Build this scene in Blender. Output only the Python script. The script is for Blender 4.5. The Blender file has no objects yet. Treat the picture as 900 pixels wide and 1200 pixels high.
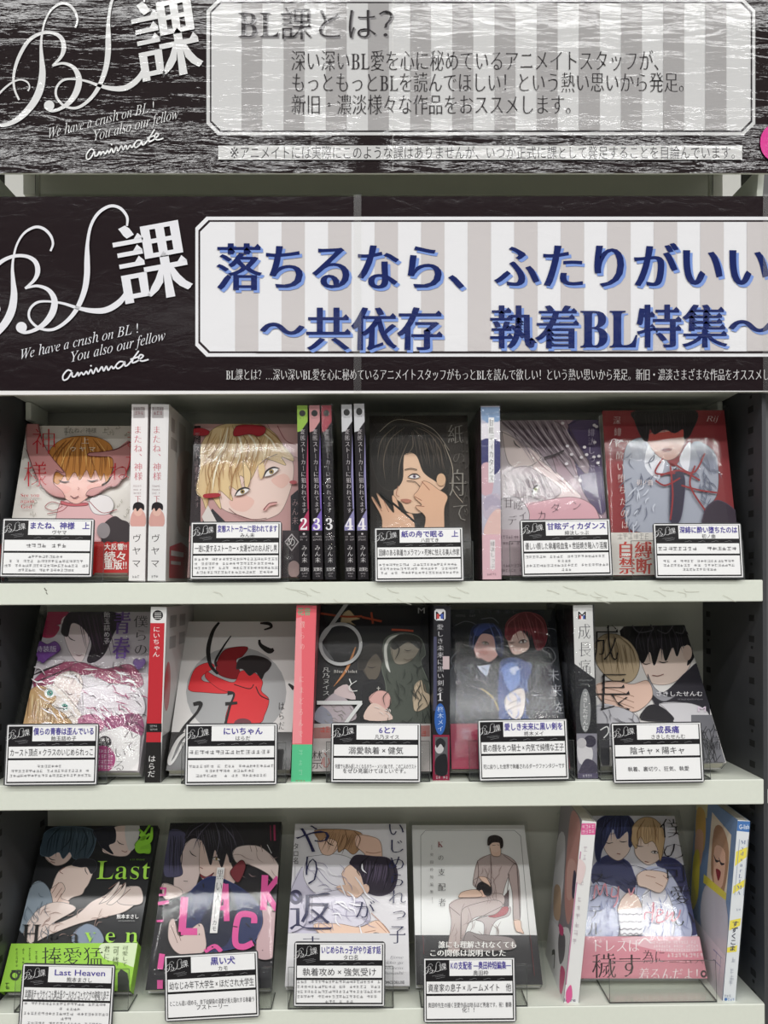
import bpy, math, random
from mathutils import Vector, Matrix
from mathutils.geometry import tessellate_polygon

random.seed(7)
C = bpy.context.scene.collection
SC = bpy.context.scene
R = math.radians

# ------------------------------------------------------------------ camera
F, EYE, DIST = 980.0, 1.45, 0.838
YAW, ROLL, SHIFT = R(-0.88), R(-0.26), 85.0
cam_d = bpy.data.cameras.new('camera')
cam_d.sensor_fit = 'VERTICAL'
cam_d.sensor_height = 36.0
cam_d.lens = 36.0 * F / 1200.0
cam_d.shift_y = SHIFT / 1200.0
cam_d.clip_start = 0.02
cam = bpy.data.objects.new('camera', cam_d)
C.objects.link(cam)
ROT = Matrix.Rotation(YAW, 4, 'Z') @ Matrix.Rotation(R(90), 4, 'X') @ Matrix.Rotation(ROLL, 4, 'Z')
CAMLOC = Vector((0, -DIST, EYE))
cam.matrix_world = Matrix.Translation(CAMLOC) @ ROT
SC.camera = cam

# ------------------------------------------------------------------ world, lamps, exposure
SC.view_settings.view_transform = 'Standard'
SC.view_settings.look = 'None'
SC.view_settings.gamma = 1.0
SC.view_settings.exposure = 0.0
SC.view_settings.use_curve_mapping = False
SC.cycles.use_denoising = True
SC.cycles.max_bounces = 8
SC.cycles.transparent_max_bounces = 24
SC.cycles.sample_clamp_indirect = 4.0
w = bpy.data.worlds.new('shop_air')
SC.world = w
w.use_nodes = True
w.node_tree.nodes['Background'].inputs[0].default_value = (0.95, 0.97, 1.0, 1)
w.node_tree.nodes['Background'].inputs[1].default_value = 0.21


def area(name, x, y, z, sx, sy, power, col=(1, 0.995, 0.985)):
    l = bpy.data.lights.new(name, 'AREA')
    l.shape = 'RECTANGLE'
    l.size, l.size_y = sx, sy
    l.energy = power
    l.color = col
    o = bpy.data.objects.new(name, l)
    o.location = (x, y, z)
    C.objects.link(o)
    return o


for ly, pw in ((-1.02, 8.2), (-1.65, 10.2), (-3.2, 12.0)):
    for lx in (-1.95, -0.65, 0.65, 1.95):
        area('ceiling_lamp', lx, ly, 2.72, 1.2, 0.10, pw)


# ------------------------------------------------------------------ pixel helpers
def ray(px, py):
    d = Vector(((px - 450.0) / F, (600.0 - py) / F + SHIFT / F, -1.0))
    return (ROT.to_3x3() @ d)


def on_y(px, py, y):
    d = ray(px, py)
    return CAMLOC + d * ((y - CAMLOC.y) / d.y)


def on_plane(px, py, p, n):
    d = ray(px, py)
    return CAMLOC + d * ((p - CAMLOC).dot(n) / d.dot(n))


class Frame:
    """A flat face of a thing: origin at its lower left corner, u right, v up, n out of the face."""
    def __init__(s, o, eu, ev, W, H):
        s.o, s.eu, s.ev, s.W, s.H = o, eu.normalized(), ev.normalized(), W, H
        s.n = s.eu.cross(s.ev).normalized()

    def mat(s):
        m = Matrix((s.eu, s.ev, s.n)).transposed().to_4x4()
        m.translation = s.o
        return m

    def uv(s, px, py):
        p = on_plane(px, py, s.o, s.n) - s.o
        return p.dot(s.eu), p.dot(s.ev)


def lean_frame(bl, br, top, depth, lean, tl=None, yaw=0.0):
    """Face through bl at the given depth, leaning back; the top edge reaches row `top` (or the pixel tl)."""
    a = R(lean)
    n = Matrix.Rotation(R(yaw), 3, 'Z') @ Vector((0, -math.cos(a), math.sin(a)))
    O = on_y(bl[0], bl[1], depth)
    B = on_plane(br[0], br[1], O, n)
    eu = (B - O).normalized()
    ev = n.cross(eu).normalized()
    if ev.z < 0:
        ev = -ev
    if tl:
        T = on_plane(tl[0], tl[1], O, n)
    else:
        T = on_plane((bl[0] + br[0]) / 2, top, O, n)
    return Frame(O, eu, ev, (B - O).length, (T - O).dot(ev))


# ------------------------------------------------------------------ colours and materials
def lin(h):
    if isinstance(h, str):
        h = h.lstrip('#')
        c = [int(h[i:i + 2], 16) / 255 for i in (0, 2, 4)]
    else:
        c = h
    return tuple((x / 12.92 if x <= 0.04045 else ((x + 0.055) / 1.055) ** 2.4) for x in c)


def nt(name):
    m = bpy.data.materials.new(name)
    m.use_nodes = True
    return m, m.node_tree, m.node_tree.nodes['Principled BSDF']


def plain(name, col, rough=0.5, metal=0.0, coat=0.0, noise=0.0, bump=0.0, scale=60.0, spec=0.5):
    m, t, b = nt(name)
    b.inputs['Base Color'].default_value = (*lin(col), 1)
    b.inputs['Roughness'].default_value = rough
    b.inputs['Metallic'].default_value = metal
    b.inputs['Coat Weight'].default_value = coat
    b.inputs['Specular IOR Level'].default_value = spec
    if noise or bump:
        tc = t.nodes.new('ShaderNodeTexCoord')
        n = t.nodes.new('ShaderNodeTexNoise')
        n.inputs['Scale'].default_value = scale
        n.inputs['Detail'].default_value = 5
        t.links.new(tc.outputs['Object'], n.inputs['Vector'])
        if noise:
            mx = t.nodes.new('ShaderNodeMix')
            mx.data_type = 'RGBA'
            mx.inputs[6].default_value = (*[c * (1 - noise) for c in lin(col)], 1)
            mx.inputs[7].default_value = (*[min(1, c * (1 + noise)) for c in lin(col)], 1)
            t.links.new(n.outputs['Fac'], mx.inputs[0])
            t.links.new(mx.outputs[2], b.inputs['Base Color'])
        if bump:
            bp = t.nodes.new('ShaderNodeBump')
            bp.inputs['Strength'].default_value = bump
            bp.inputs['Distance'].default_value = 0.001
            t.links.new(n.outputs['Fac'], bp.inputs['Height'])
            t.links.new(bp.outputs['Normal'], b.inputs['Normal'])
    return m


def wrinkle(t, sx, sy, scale, strength, dist, detail=4.0, fine=0.0):
    tc = t.nodes.new('ShaderNodeTexCoord')
    mp = t.nodes.new('ShaderNodeMapping')
    mp.inputs['Scale'].default_value = (sx, sy, 1)
    n = t.nodes.new('ShaderNodeTexNoise')
    n.inputs['Scale'].default_value = scale
    n.inputs['Detail'].default_value = detail
    n.inputs['Distortion'].default_value = 0.6
    bp = t.nodes.new('ShaderNodeBump')
    bp.inputs['Strength'].default_value = strength
    bp.inputs['Distance'].default_value = dist
    t.links.new(tc.outputs['Object'], mp.inputs['Vector'])
    t.links.new(mp.outputs['Vector'], n.inputs['Vector'])
    t.links.new(n.outputs['Fac'], bp.inputs['Height'])
    if fine:
        n2 = t.nodes.new('ShaderNodeTexNoise')
        n2.inputs['Scale'].default_value = 420
        n2.inputs['Detail'].default_value = 2
        b2 = t.nodes.new('ShaderNodeBump')
        b2.inputs['Strength'].default_value = fine
        b2.inputs['Distance'].default_value = 0.0008
        t.links.new(mp.outputs['Vector'], n2.inputs['Vector'])
        t.links.new(n2.outputs['Fac'], b2.inputs['Height'])
        t.links.new(bp.outputs['Normal'], b2.inputs['Normal'])
        return b2
    return bp


def printed(name, rough, coat=0.0, wr=None, spec=0.2, crough=0.09):
    """Printed paper: the inks come from the mesh's colour attribute."""
    m, t, b = nt(name)
    a = t.nodes.new('ShaderNodeAttribute')
    a.attribute_name = 'ink'
    t.links.new(a.outputs['Color'], b.inputs['Base Color'])
    b.inputs['Roughness'].default_value = rough
    b.inputs['Coat Weight'].default_value = coat
    b.inputs['Coat Roughness'].default_value = crough
    b.inputs['Specular IOR Level'].default_value = spec
    if wr:
        bp = wrinkle(t, *wr)
        t.links.new(bp.outputs['Normal'], b.inputs['Normal'])
        t.links.new(bp.outputs['Normal'], b.inputs['Coat Normal'])
    return m


def film(name, refl, rough, wr=None, tint=(0.97, 0.98, 0.98)):
    """Clear plastic: mostly lets through what is behind it, with glossy reflections."""
    m = bpy.data.materials.new(name)
    m.use_nodes = True
    t = m.node_tree
    t.nodes.remove(t.nodes['Principled BSDF'])
    out = t.nodes['Material Output']
    tr = t.nodes.new('ShaderNodeBsdfTransparent')
    tr.inputs[0].default_value = (*tint, 1)
    gl = t.nodes.new('ShaderNodeBsdfGlossy')
    gl.inputs['Roughness'].default_value = rough
    fr = t.nodes.new('ShaderNodeLayerWeight')
    fr.inputs['Blend'].default_value = 0.5
    pw = t.nodes.new('ShaderNodeMath')
    pw.operation = 'POWER'
    pw.inputs[1].default_value = 4.0
    sc_ = t.nodes.new('ShaderNodeMath')
    sc_.operation = 'MULTIPLY_ADD'
    sc_.inputs[1].default_value = 0.45
    sc_.inputs[2].default_value = 0.045
    t.links.new(fr.outputs['Facing'], pw.inputs[0])
    t.links.new(pw.outputs[0], sc_.inputs[0])
    ml = t.nodes.new('ShaderNodeMath')
    ml.operation = 'MULTIPLY'
    ml.inputs[1].default_value = refl
    ml.use_clamp = True
    t.links.new(sc_.outputs[0], ml.inputs[0])
    mx = t.nodes.new('ShaderNodeMixShader')
    t.links.new(ml.outputs[0], mx.inputs[0])
    t.links.new(tr.outputs[0], mx.inputs[1])
    t.links.new(gl.outputs[0], mx.inputs[2])
    t.links.new(mx.outputs[0], out.inputs[0])
    if wr:
        bp = wrinkle(t, *wr)
        t.links.new(bp.outputs['Normal'], gl.inputs['Normal'])
        t.links.new(bp.outputs['Normal'], fr.inputs['Normal'])
    return m


M_PAPER = printed('printed_paper', 0.5)
M_GLOSS = printed('glossy_printed_jacket', 0.45, 0.25)
M_CARD = printed('laminated_print', 0.5, 0.6, (1, 1, 60, 0.06, 0.0015))
M_BANNER = printed('laminated_banner_print', 0.55, 0.12, (1, 2.2, 40, 0.22, 0.0012), 0.06, 0.12)
M_BANNER_WAVY = printed('wavy_laminated_banner_print', 0.7, 0.5, (0.42, 2.6, 36, 0.22, 0.0020, 3.5, 0.025), 0.05, 0.025)
M_PAGES = plain('book_pages', '#cfcabd', 0.8, noise=0.12, bump=0.4, scale=900)
M_STEEL = plain('ivory_painted_steel', '#dfe3d8', 0.42, noise=0.03, bump=0.05, scale=220)
M_BACK = plain('ivory_back_panel', '#cbccc0', 0.55, noise=0.02)
M_DARK = plain('charcoal_painted_steel', '#3b3c3f', 0.5, noise=0.12, bump=0.06, scale=160)
M_SLOT = plain('slot_black', '#060606', 0.8)
M_OLIVE = plain('olive_painted_steel', '#dcddcf', 0.6)
M_GREYPOST = plain('grey_painted_steel', '#606162', 0.5, noise=0.05)
M_FLOOR = plain('pale_vinyl_floor', '#c4c0b6', 0.4, noise=0.06, scale=4)
M_CEIL = plain('white_ceiling', '#e8e8e4', 0.8, noise=0.02, scale=3)
M_WRAP = film('shrink_wrap_film', 1.1, 0.025, (1, 1.8, 48, 0.55, 0.005, 4.0))
M_WRAP_SOFT = film('smooth_film', 0.4, 0.07, (1, 1, 30, 0.12, 0.003, 3.0))
M_WRAP_FAINT = film('thin_clear_film', 0.12, 0.15, (1, 1, 30, 0.1, 0.003, 3.0))
M_ACRYL = film('clear_acrylic', 1.2, 0.05, None, (0.975, 0.98, 0.975))
M_ACRYL_EDGE = plain('acrylic_edge', '#4a4d4b', 0.25)
M_TAPE = film('clear_tape_film', 1.3, 0.25, None, (0.96, 0.96, 0.95))
M_CHROME = plain('bright_metal', '#d8d8d4', 0.2, metal=1.0)


# ------------------------------------------------------------------ objects
def empty(name, m):
    o = bpy.data.objects.new(name, None)
    o.empty_display_size = 0.02
    o.matrix_world = m
    C.objects.link(o)
    return o


def tag(o, label=None, cat=None, group=None, kind=None):
    for k, v in (('label', label), ('category', cat), ('group', group), ('kind', kind)):
        if v:
            o[k] = v
    return o


def mesh_obj(name, verts, faces, mats, midx=None, parent=None):
    me = bpy.data.meshes.new(name)
    me.from_pydata([tuple(v) for v in verts], [], faces)
    for m in (mats if isinstance(mats, (list, tuple)) else [mats]):
        me.materials.append(m)
    if midx:
        for p, i in zip(me.polygons, midx):
            p.material_index = i
    me.update()
    o = bpy.data.objects.new(name, me)
    C.objects.link(o)
    if parent:
        o.parent = parent
    return o


class MB:
    """Collects boxes and loose polygons into one mesh."""
    def __init__(s):
        s.v, s.f, s.m = [], [], []

    def poly(s, pts, mi=0):
        k = len(s.v)
        s.v += [Vector(p) for p in pts]
        s.f.append(tuple(range(k, k + len(pts))))
        s.m.append(mi)

    def box(s, a, b, mi=0, bev=0.0):
        x0, y0, z0 = a
        x1, y1, z1 = b
        e = bev
        if e <= 0:
            k = len(s.v)
            s.v += [Vector(p) for p in ((x0, y0, z0), (x1, y0, z0), (x1, y1, z0), (x0, y1, z0), (x0, y0, z1), (x1, y0, z1), (x1, y1, z1), (x0, y1, z1))]
            for q in ((0, 3, 2, 1), (4, 5, 6, 7), (0, 1, 5, 4), (1, 2, 6, 5), (2, 3, 7, 6), (3, 0, 4, 7)):
                s.f.append(tuple(k + i for i in q))
                s.m.append(mi)
            return
        # chamfered box: an eight-sided loop in each of three sections along z
        def loop(z, i):
            return [(x0 + i + e, y0 + i, z), (x1 - i - e, y0 + i, z), (x1 - i, y0 + i + e, z), (x1 - i, y1 - i - e, z), (x1 - i - e, y1 - i, z), (x0 + i + e, y1 - i, z), (x0 + i, y1 - i - e, z), (x0 + i, y0 + i + e, z)]
        k = len(s.v)
        for z, i in ((z0, e * 0.7), (z0 + e, 0), (z1 - e, 0), (z1, e * 0.7)):
            s.v += [Vector(p) for p in loop(z, i)]
        s.f.append(tuple(k + i for i in range(7, -1, -1)))
        s.m.append(mi)
        s.f.append(tuple(k + 24 + i for i in range(8)))
        s.m.append(mi)
        for r in range(3):
            for i in range(8):
                j = (i + 1) % 8
                s.f.append((k + r * 8 + i, k + r * 8 + j, k + r * 8 + 8 + j, k + r * 8 + 8 + i))
                s.m.append(mi)

    def build(s, name, mats, parent=None):
        return mesh_obj(name, s.v, s.f, mats, s.m, parent)


# ------------------------------------------------------------------ lettering
FC = {}
KANA = set(range(0x3040, 0x30A0))


def serif(c, italic=False):
    if italic:
        if c == 'h':
            return '\u210e'
        if 'A' <= c <= 'Z':
            return chr(0x1D434 + ord(c) - 65)
        if 'a' <= c <= 'z':
            return chr(0x1D44E + ord(c) - 97)
    else:
        if 'A' <= c <= 'Z':
            return chr(0x1D400 + ord(c) - 65)
        if 'a' <= c <= 'z':
            return chr(0x1D41A + ord(c) - 97)
        if '0' <= c <= '9':
            return chr(0x1D7CE + ord(c) - 48)
    return c


def raw_text(s, res):
    c = bpy.data.curves.new('glyph', 'FONT')
    c.body = s
    c.resolution_u = res
    o = bpy.data.objects.new('glyph', c)
    C.objects.link(o)
    dg = bpy.context.evaluated_depsgraph_get()
    e = o.evaluated_get(dg)
    me = e.to_mesh()
    v = [(x.co.x, x.co.y) for x in me.vertices]
    f = [tuple(p.vertices) for p in me.polygons]
    e.to_mesh_clear()
    bpy.data.objects.remove(o)
    bpy.data.curves.remove(c)
    return v, f


STYLE = {  # x grow, y grow, serif triangles
    'g': (0.0, 0.0, False), 'gb': (0.022, 0.018, False), 'gt': (-0.012, -0.012, False),
    'm': (0.0, -0.021, True), 'mb': (0.032, -0.005, True), 'mt': (-0.012, -0.026, True), 'it': (-0.006, -0.004, False)}


def glyph(c, style, res=2):
    key = (c, style, res)
    if key in FC:
        return FC[key]
    cc = c
    if style in ('m', 'mb', 'mt'):
        cc = serif(c)
    elif style == 'it':
        cc = serif(c, True)
    v, f = raw_text(cc, res) if c not in ' \u3000' else ([], [])
    cjk = ord(c) > 0x2E7F or c in '※×→…〜'
    if cjk:
        adv = 1.0
    elif c == ' ':
        adv = 0.3
    else:
        a, _ = raw_text(cc + '|', 1)
        b, _ = raw_text('|', 1)
        adv = max(p[0] for p in a) - max(p[0] for p in b)
    dx, dy, uro = STYLE[style]
    if not cjk:
        uro = False
        dx, dy = {'m': (-0.02, -0.005), 'mt': (-0.03, -0.008), 'mb': (0.008, 0.0), 'it': (dx, dy)}.get(style, (dx * 0.4, dy * 0.4))
    if v and (dx or dy or uro):
        cnt = {}
        for t in f:
            for i in range(len(t)):
                a, b = t[i], t[(i + 1) % len(t)]
                cnt.setdefault((min(a, b), max(a, b)), []).append((a, b, [k for k in t if k not in (a, b)][0]))
        nx, ny = [0.0] * len(v), [0.0] * len(v)
        extra = []
        kanji = uro and not (0x3040 <= ord(c) < 0x30A0)
        for (a, b), l in cnt.items():
            if len(l) != 1:
                continue
            ax, ay = v[a]
            bx, by = v[b]
            L = math.hypot(bx - ax, by - ay)
            if L < 1e-6:
                continue
            ex, ey = (by - ay) / L, -(bx - ax) / L
            k = l[0][2]
            if (v[k][0] - ax) * ex + (v[k][1] - ay) * ey > 0:
                ex, ey = -ex, -ey
            for q in (a, b):
                nx[q] += ex
                ny[q] += ey
            if kanji and ex > 0.99 and 0.05 < L < 0.1:
                yt = max(ay, by)
                if yt > 0.79:
                    continue
                extra.append((ax, yt))
        v2 = []
        for i, (x, y) in enumerate(v):
            L = math.hypot(nx[i], ny[i])
            if L > 1e-6:
                x += dx * max(-1, min(1, nx[i] / L * 1.2))
                y += dy * max(-1, min(1, ny[i] / L * 1.2))
            v2.append((x, y))
        v = v2
        f = list(f)
        for x, y in extra:
            k = len(v)
            y += dy
            v += [(x - 0.10, y), (x + dx, y - 0.004), (x - 0.035, y + 0.065)]
            f.append((k, k + 1, k + 2))
    if c == '※' and v:
        k = 0.8 / max(max(q[1] for q in v) - min(q[1] for q in v), 0.01)
        cx, cy = sum(q[0] for q in v) / len(v), sum(q[1] for q in v) / len(v)
        v = [((q[0] - cx) * k + 0.5, (q[1] - cy) * k + 0.38) for q in v]
    if c in '×→' and v:
        m = (min(q[0] for q in v) + max(q[0] for q in v)) / 2
        v = [(q[0] - m + 0.5, q[1]) for q in v]
    FC[key] = (v, f, adv)
    return FC[key]


# ------------------------------------------------------------------ flat print built as layered meshes
def clip_poly(P, W, H):
    for axis, lim, sgn in ((0, 0.0, 1), (0, W, -1), (1, 0.0, 1), (1, H, -1)):
        out = []
        n = len(P)
        for i in range(n):
            a, b = P[i], P[(i + 1) % n]
            da, db = (a[axis] - lim) * sgn, (b[axis] - lim) * sgn
            if da >= 0:
                out.append(a)
            if (da >= 0) != (db >= 0):
                t = da / (da - db)
                out.append((a[0] + (b[0] - a[0]) * t, a[1] + (b[1] - a[1]) * t))
        P = out
        if len(P) < 3:
            return []
    return P


def spline(P, closed, k=5):
    n = len(P)
    if n < 3:
        return P
    out = []
    rng = range(n) if closed else range(n - 1)
    for i in rng:
        if closed:
            p0, p1, p2, p3 = P[i - 1], P[i], P[(i + 1) % n], P[(i + 2) % n]
        else:
            p0, p1, p2, p3 = P[max(0, i - 1)], P[i], P[i + 1], P[min(n - 1, i + 2)]
        for j in range(k):
            t = j / k
            out.append(tuple(0.5 * ((2 * b) + (-a + c) * t + (2 * a - 5 * b + 4 * c - d) * t * t + (-a + 3 * b - 3 * c + d) * t ** 3) for a, b, c, d in zip(p0, p1, p2, p3)))
    if not closed:
        out.append(P[-1])
    return out


def pts(s):
    if not isinstance(s, str):
        return list(s)
    return [tuple(float(q) for q in t.split(',')) for t in s.split()]


class Art:
    """Ink layers on a face. Points are in a crop's pixels (x0, y0, scale) or, with crop None, in 0..1 from the upper left."""
    def __init__(s, fr, crop=None, w0=0.0004, rect=None, dw=0.00003):
        s.fr, s.crop, s.w, s.dw = fr, crop, w0, dw
        s.v, s.f, s.c = [], [], []
        s.outline = 0
        s.rect = rect or (0, 0, fr.W, fr.H)

    def M(s, x, y):
        if s.crop is None:
            return x * s.fr.W, (1 - y) * s.fr.H
        x0, y0, k = s.crop
        return s.fr.uv(x0 + x / k, y0 + y / k)

    def _add(s, P, col, tri=False):
        a, b, c, d = s.rect
        P = clip_poly([(p[0] - a, p[1] - b) for p in P], c - a, d - b)
        if len(P) < 3:
            return
        P = [(p[0] + a, p[1] + b) for p in P]
        k = len(s.v)
        s.v += [(p[0], p[1], s.w) for p in P]
        if len(P) == 3:
            T = [(0, 1, 2)]
        elif tri:
            T = [tuple(range(len(P)))]
        else:
            T = tessellate_polygon([[Vector((p[0], p[1], 0)) for p in P]])
        for t in T:
            a2 = sum(P[t[i]][0] * P[t[(i + 1) % len(t)]][1] - P[t[(i + 1) % len(t)]][0] * P[t[i]][1] for i in range(len(t)))
            if abs(a2) < 1e-12:
                continue
            s.f.append(tuple(k + i for i in (t if a2 > 0 else t[::-1])))
            s.c.append(col)

    def up(s):
        s.w += s.dw

    def p(s, col, P, smooth=True, ol=True):
        s.up()
        P = pts(P)
        if ol and smooth and s.outline and len(P) > 4:
            s._add([s.M(*q) for q in spline(P, True, 4)], lin(col))
            c = lin(col)
            k = 0.30 if sum(c) > 0.25 else 2.2
            c = tuple(max(0, (x * k) ** 1.0) for x in c)
            c = tuple(12.92 * x if x < 0.0031308 else 1.055 * x ** (1 / 2.4) - 0.055 for x in c)
            s.l(c, list(P) + [P[0]], s.outline)
            return s
        if smooth:
            P = spline(P, True, 4)
        s._add([s.M(*q) for q in P], lin(col))
        return s

    def r(s, col, x0, y0, x1, y1):
        return s.p(col, [(x0, y0), (x1, y0), (x1, y1), (x0, y1)], False)

    def e(s, col, x, y, rx, ry=None, rot=0.0):
        ry = ry or rx
        c, d = math.cos(rot), math.sin(rot)
        P = []
        for i in range(28):
            a = i * math.tau / 28
            ex, ey = rx * math.cos(a), ry * math.sin(a)
            P.append((x + ex * c - ey * d, y + ex * d + ey * c))
        return s.p(col, P, False)

    def l(s, col, P, wd=2.0, smooth=True, taper=False):
        """A pen line; points may carry their own width as a third value."""
        s.up()
        P = [q if len(q) == 3 else (q[0], q[1], wd) for q in pts(P)]
        if smooth:
            P = spline(P, False, 6)
        n = len(P)
        L, Rr = [], []
        for i, (x, y, q) in enumerate(P):
            a, b = P[max(0, i - 1)], P[min(n - 1, i + 1)]
            dx, dy = b[0] - a[0], b[1] - a[1]
            m = math.hypot(dx, dy) or 1
            h = q / 2
            if taper:
                h *= max(0.12, math.sin(math.pi * (0.1 + 0.9 * i / (n - 1))))
            L.append(s.M(x - dy / m * h, y + dx / m * h))
            Rr.append(s.M(x + dy / m * h, y - dx / m * h))
        cl = lin(col)
        for i in range(n - 1):
            s._add([L[i], L[i + 1], Rr[i + 1], Rr[i]], cl, True)
        return s

    def strands(s, col, x0, y0, x1, y1, n, dx, dy, wd=3.0, jit=6.0):
        """Hair strands spread along a line, all flowing by (dx, dy)."""
        for i in range(n):
            t = (i + 0.5) / n
            x, y = x0 + (x1 - x0) * t + random.uniform(-jit, jit), y0 + (y1 - y0) * t + random.uniform(-jit, jit)
            k = random.uniform(0.7, 1.2)
            s.l(col, [(x, y), (x + dx * k * 0.5 + random.uniform(-jit, jit), y + dy * k * 0.5), (x + dx * k, y + dy * k)], wd, True, True)
        return s

    def t(s, txt, x0, y0, x1, y1, col, style='g', skew=0.0, rot=None, res=2):
        """One horizontal line of writing that fills the box."""
        s.up()
        G = [glyph(c, style, res) for c in txt]
        tot = sum(g[2] for g in G)
        cl = lin(col)
        cur = 0.0
        for v, f, adv in G:
            Q = []
            for x, y in v:
                X = x0 + (cur + x) / tot * (x1 - x0)
                Y = y1 - (y + 0.12) * (y1 - y0)
                if rot:
                    Y += rot * (X - x0)
                if skew:
                    X += skew * (y1 - Y)
                Q.append(s.M(X, Y))
            for t in f:
                s._add([Q[i] for i in t], cl, True)
            cur += adv
        return s

    def tv(s, txt, x0, y0, x1, y1, col, style='g', dx=0.0, fill=0.96, res=2):
        """One column of writing that fills the box; dx shifts the foot of the column sideways."""
        s.up()
        n = len(txt)
        ch = (y1 - y0) / n
        cl = lin(col)
        for i, c in enumerate(txt):
            v, f, adv = glyph(c, style, res)
            Q = []
            for x, y in v:
                x = x + (1.0 - adv) / 2 if adv < 1 else x
                if c in 'ー〜—―':
                    x, y = 0.5 + (y - 0.38), 0.38 - (x - 0.5)
                elif c in '、。':
                    x, y = x + 0.6, y + 0.6
                elif c in 'っゃゅょッャュョィァ':
                    x, y = x + 0.1, y + 0.08
                X = x0 + x * (x1 - x0)
                Y = y0 + ch * i + ch * (0.5 - fill / 2) + (0.88 - y) * ch * fill
                Q.append(s.M(X + dx * (Y - y0) / (y1 - y0), Y))
            for t in f:
                s._add([Q[k] for k in t], cl, True)
        return s

    def ls(s, col, wd, *paths):
        for P in paths:
            s.l(col, P, wd, True, True)
        return s

    def scribble(s, col, x0, y0, x1, y1, n, L=40, wd=2.5, ang=0.0):
        """Short pen strokes scattered over a patch of drawing."""
        for i in range(n):
            x, y = random.uniform(x0, x1), random.uniform(y0, y1)
            a = ang + random.uniform(-0.6, 0.6)
            k = random.uniform(0.5, 1.2) * L
            b = random.uniform(-0.3, 0.3) * k
            s.l(col, [(x, y), (x + k * .5 * math.cos(a) - b * math.sin(a), y + k * .5 * math.sin(a) + b * math.cos(a)), (x + k * math.cos(a), y + k * math.sin(a))], wd, True, True)
        return s

    def dashes(s, x0, y0, x1, y1, col, fill=0.78):
        """A line of writing too small to read: small strokes."""
        s.up()
        x = x0
        h = y1 - y0
        cl = lin(col)
        while x < x1 - h * 0.5:
            wd = h * random.uniform(0.62, 0.84)
            if random.random() < fill + 0.14:
                t = h * 0.085
                for q in random.sample((0.0, 0.22, 0.44, 0.66, 0.88), 3):
                    a = x + wd * random.choice((0, 0, 0.2))
                    s._add([s.M(a, y0 + h * q), s.M(x + wd, y0 + h * q), s.M(x + wd, y0 + h * q + t), s.M(a, y0 + h * q + t)], cl, True)
                xm = x + wd * random.uniform(.2, .8)
                s._add([s.M(xm, y0), s.M(xm + t, y0), s.M(xm + t, y1), s.M(xm, y1)], cl, True)
            x += h * 0.92
        return s

    def build(s, name, mat, parent):
        me = bpy.data.meshes.new(name)
        me.from_pydata(s.v, [], s.f)
        me.materials.append(mat)
        at = me.attributes.new('ink', 'FLOAT_COLOR', 'CORNER')
        buf = []
        for p, c in zip(me.polygons, s.c):
            buf += [c[0], c[1], c[2], 1.0] * len(p.vertices)
        at.data.foreach_set('color', buf)
        me.update()
        o = bpy.data.objects.new(name, me)
        C.objects.link(o)
        o.parent = parent
        return o


def ink_box(name, faces, parent, mat):
    """faces: list of (points, colour): a plain inked solid."""
    v, f, cs = [], [], []
    for P, c in faces:
        k = len(v)
        v += P
        f.append(tuple(range(k, k + len(P))))
        cs.append(lin(c))
    me = bpy.data.meshes.new(name)
    me.from_pydata(v, [], f)
    me.materials.append(mat)
    at = me.attributes.new('ink', 'FLOAT_COLOR', 'CORNER')
    buf = []
    for p, c in zip(me.polygons, cs):
        buf += [c[0], c[1], c[2], 1.0] * len(p.vertices)
    at.data.foreach_set('color', buf)
    me.update()
    o = bpy.data.objects.new(name, me)
    C.objects.link(o)
    o.parent = parent
    return o


# ------------------------------------------------------------------ the room and the rack
XL, XR = on_y(-12, 685, 0).x, on_y(890.5, 685, 0).x
YB, YF = 0.146, -0.008
Z1 = on_y(450, 681.5, YF).z
Z2 = on_y(450, 917, YF).z
Z3 = on_y(450, 1182, YF).z
ZH = EYE + 0.2015


def structure(name, mb, mat):
    return tag(mb.build(name, mat), kind='structure')


b = MB(); b.box((-3, -5, -0.1), (3, 0.6, 0)); structure('floor', b, M_FLOOR)
b = MB(); b.box((-3, -5, 2.78), (3, 0.6, 2.88)); structure('ceiling', b, M_CEIL)
b = MB(); b.box((-3, 0.5, 0), (3, 0.6, 2.78)); structure('wall_back', b, M_CEIL)

rack = empty('display_rack', Matrix.Translation((0, 0.05, 0)))
tag(rack, 'tall charcoal and ivory steel display rack with slotted side panels holding the shelves', 'rack')
rinv = Matrix.Translation((0, -0.05, 0))


def rk(name, mb, mats):
    mb.v = [rinv @ v for v in mb.v]
    return mb.build(name, mats, rack)


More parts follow.
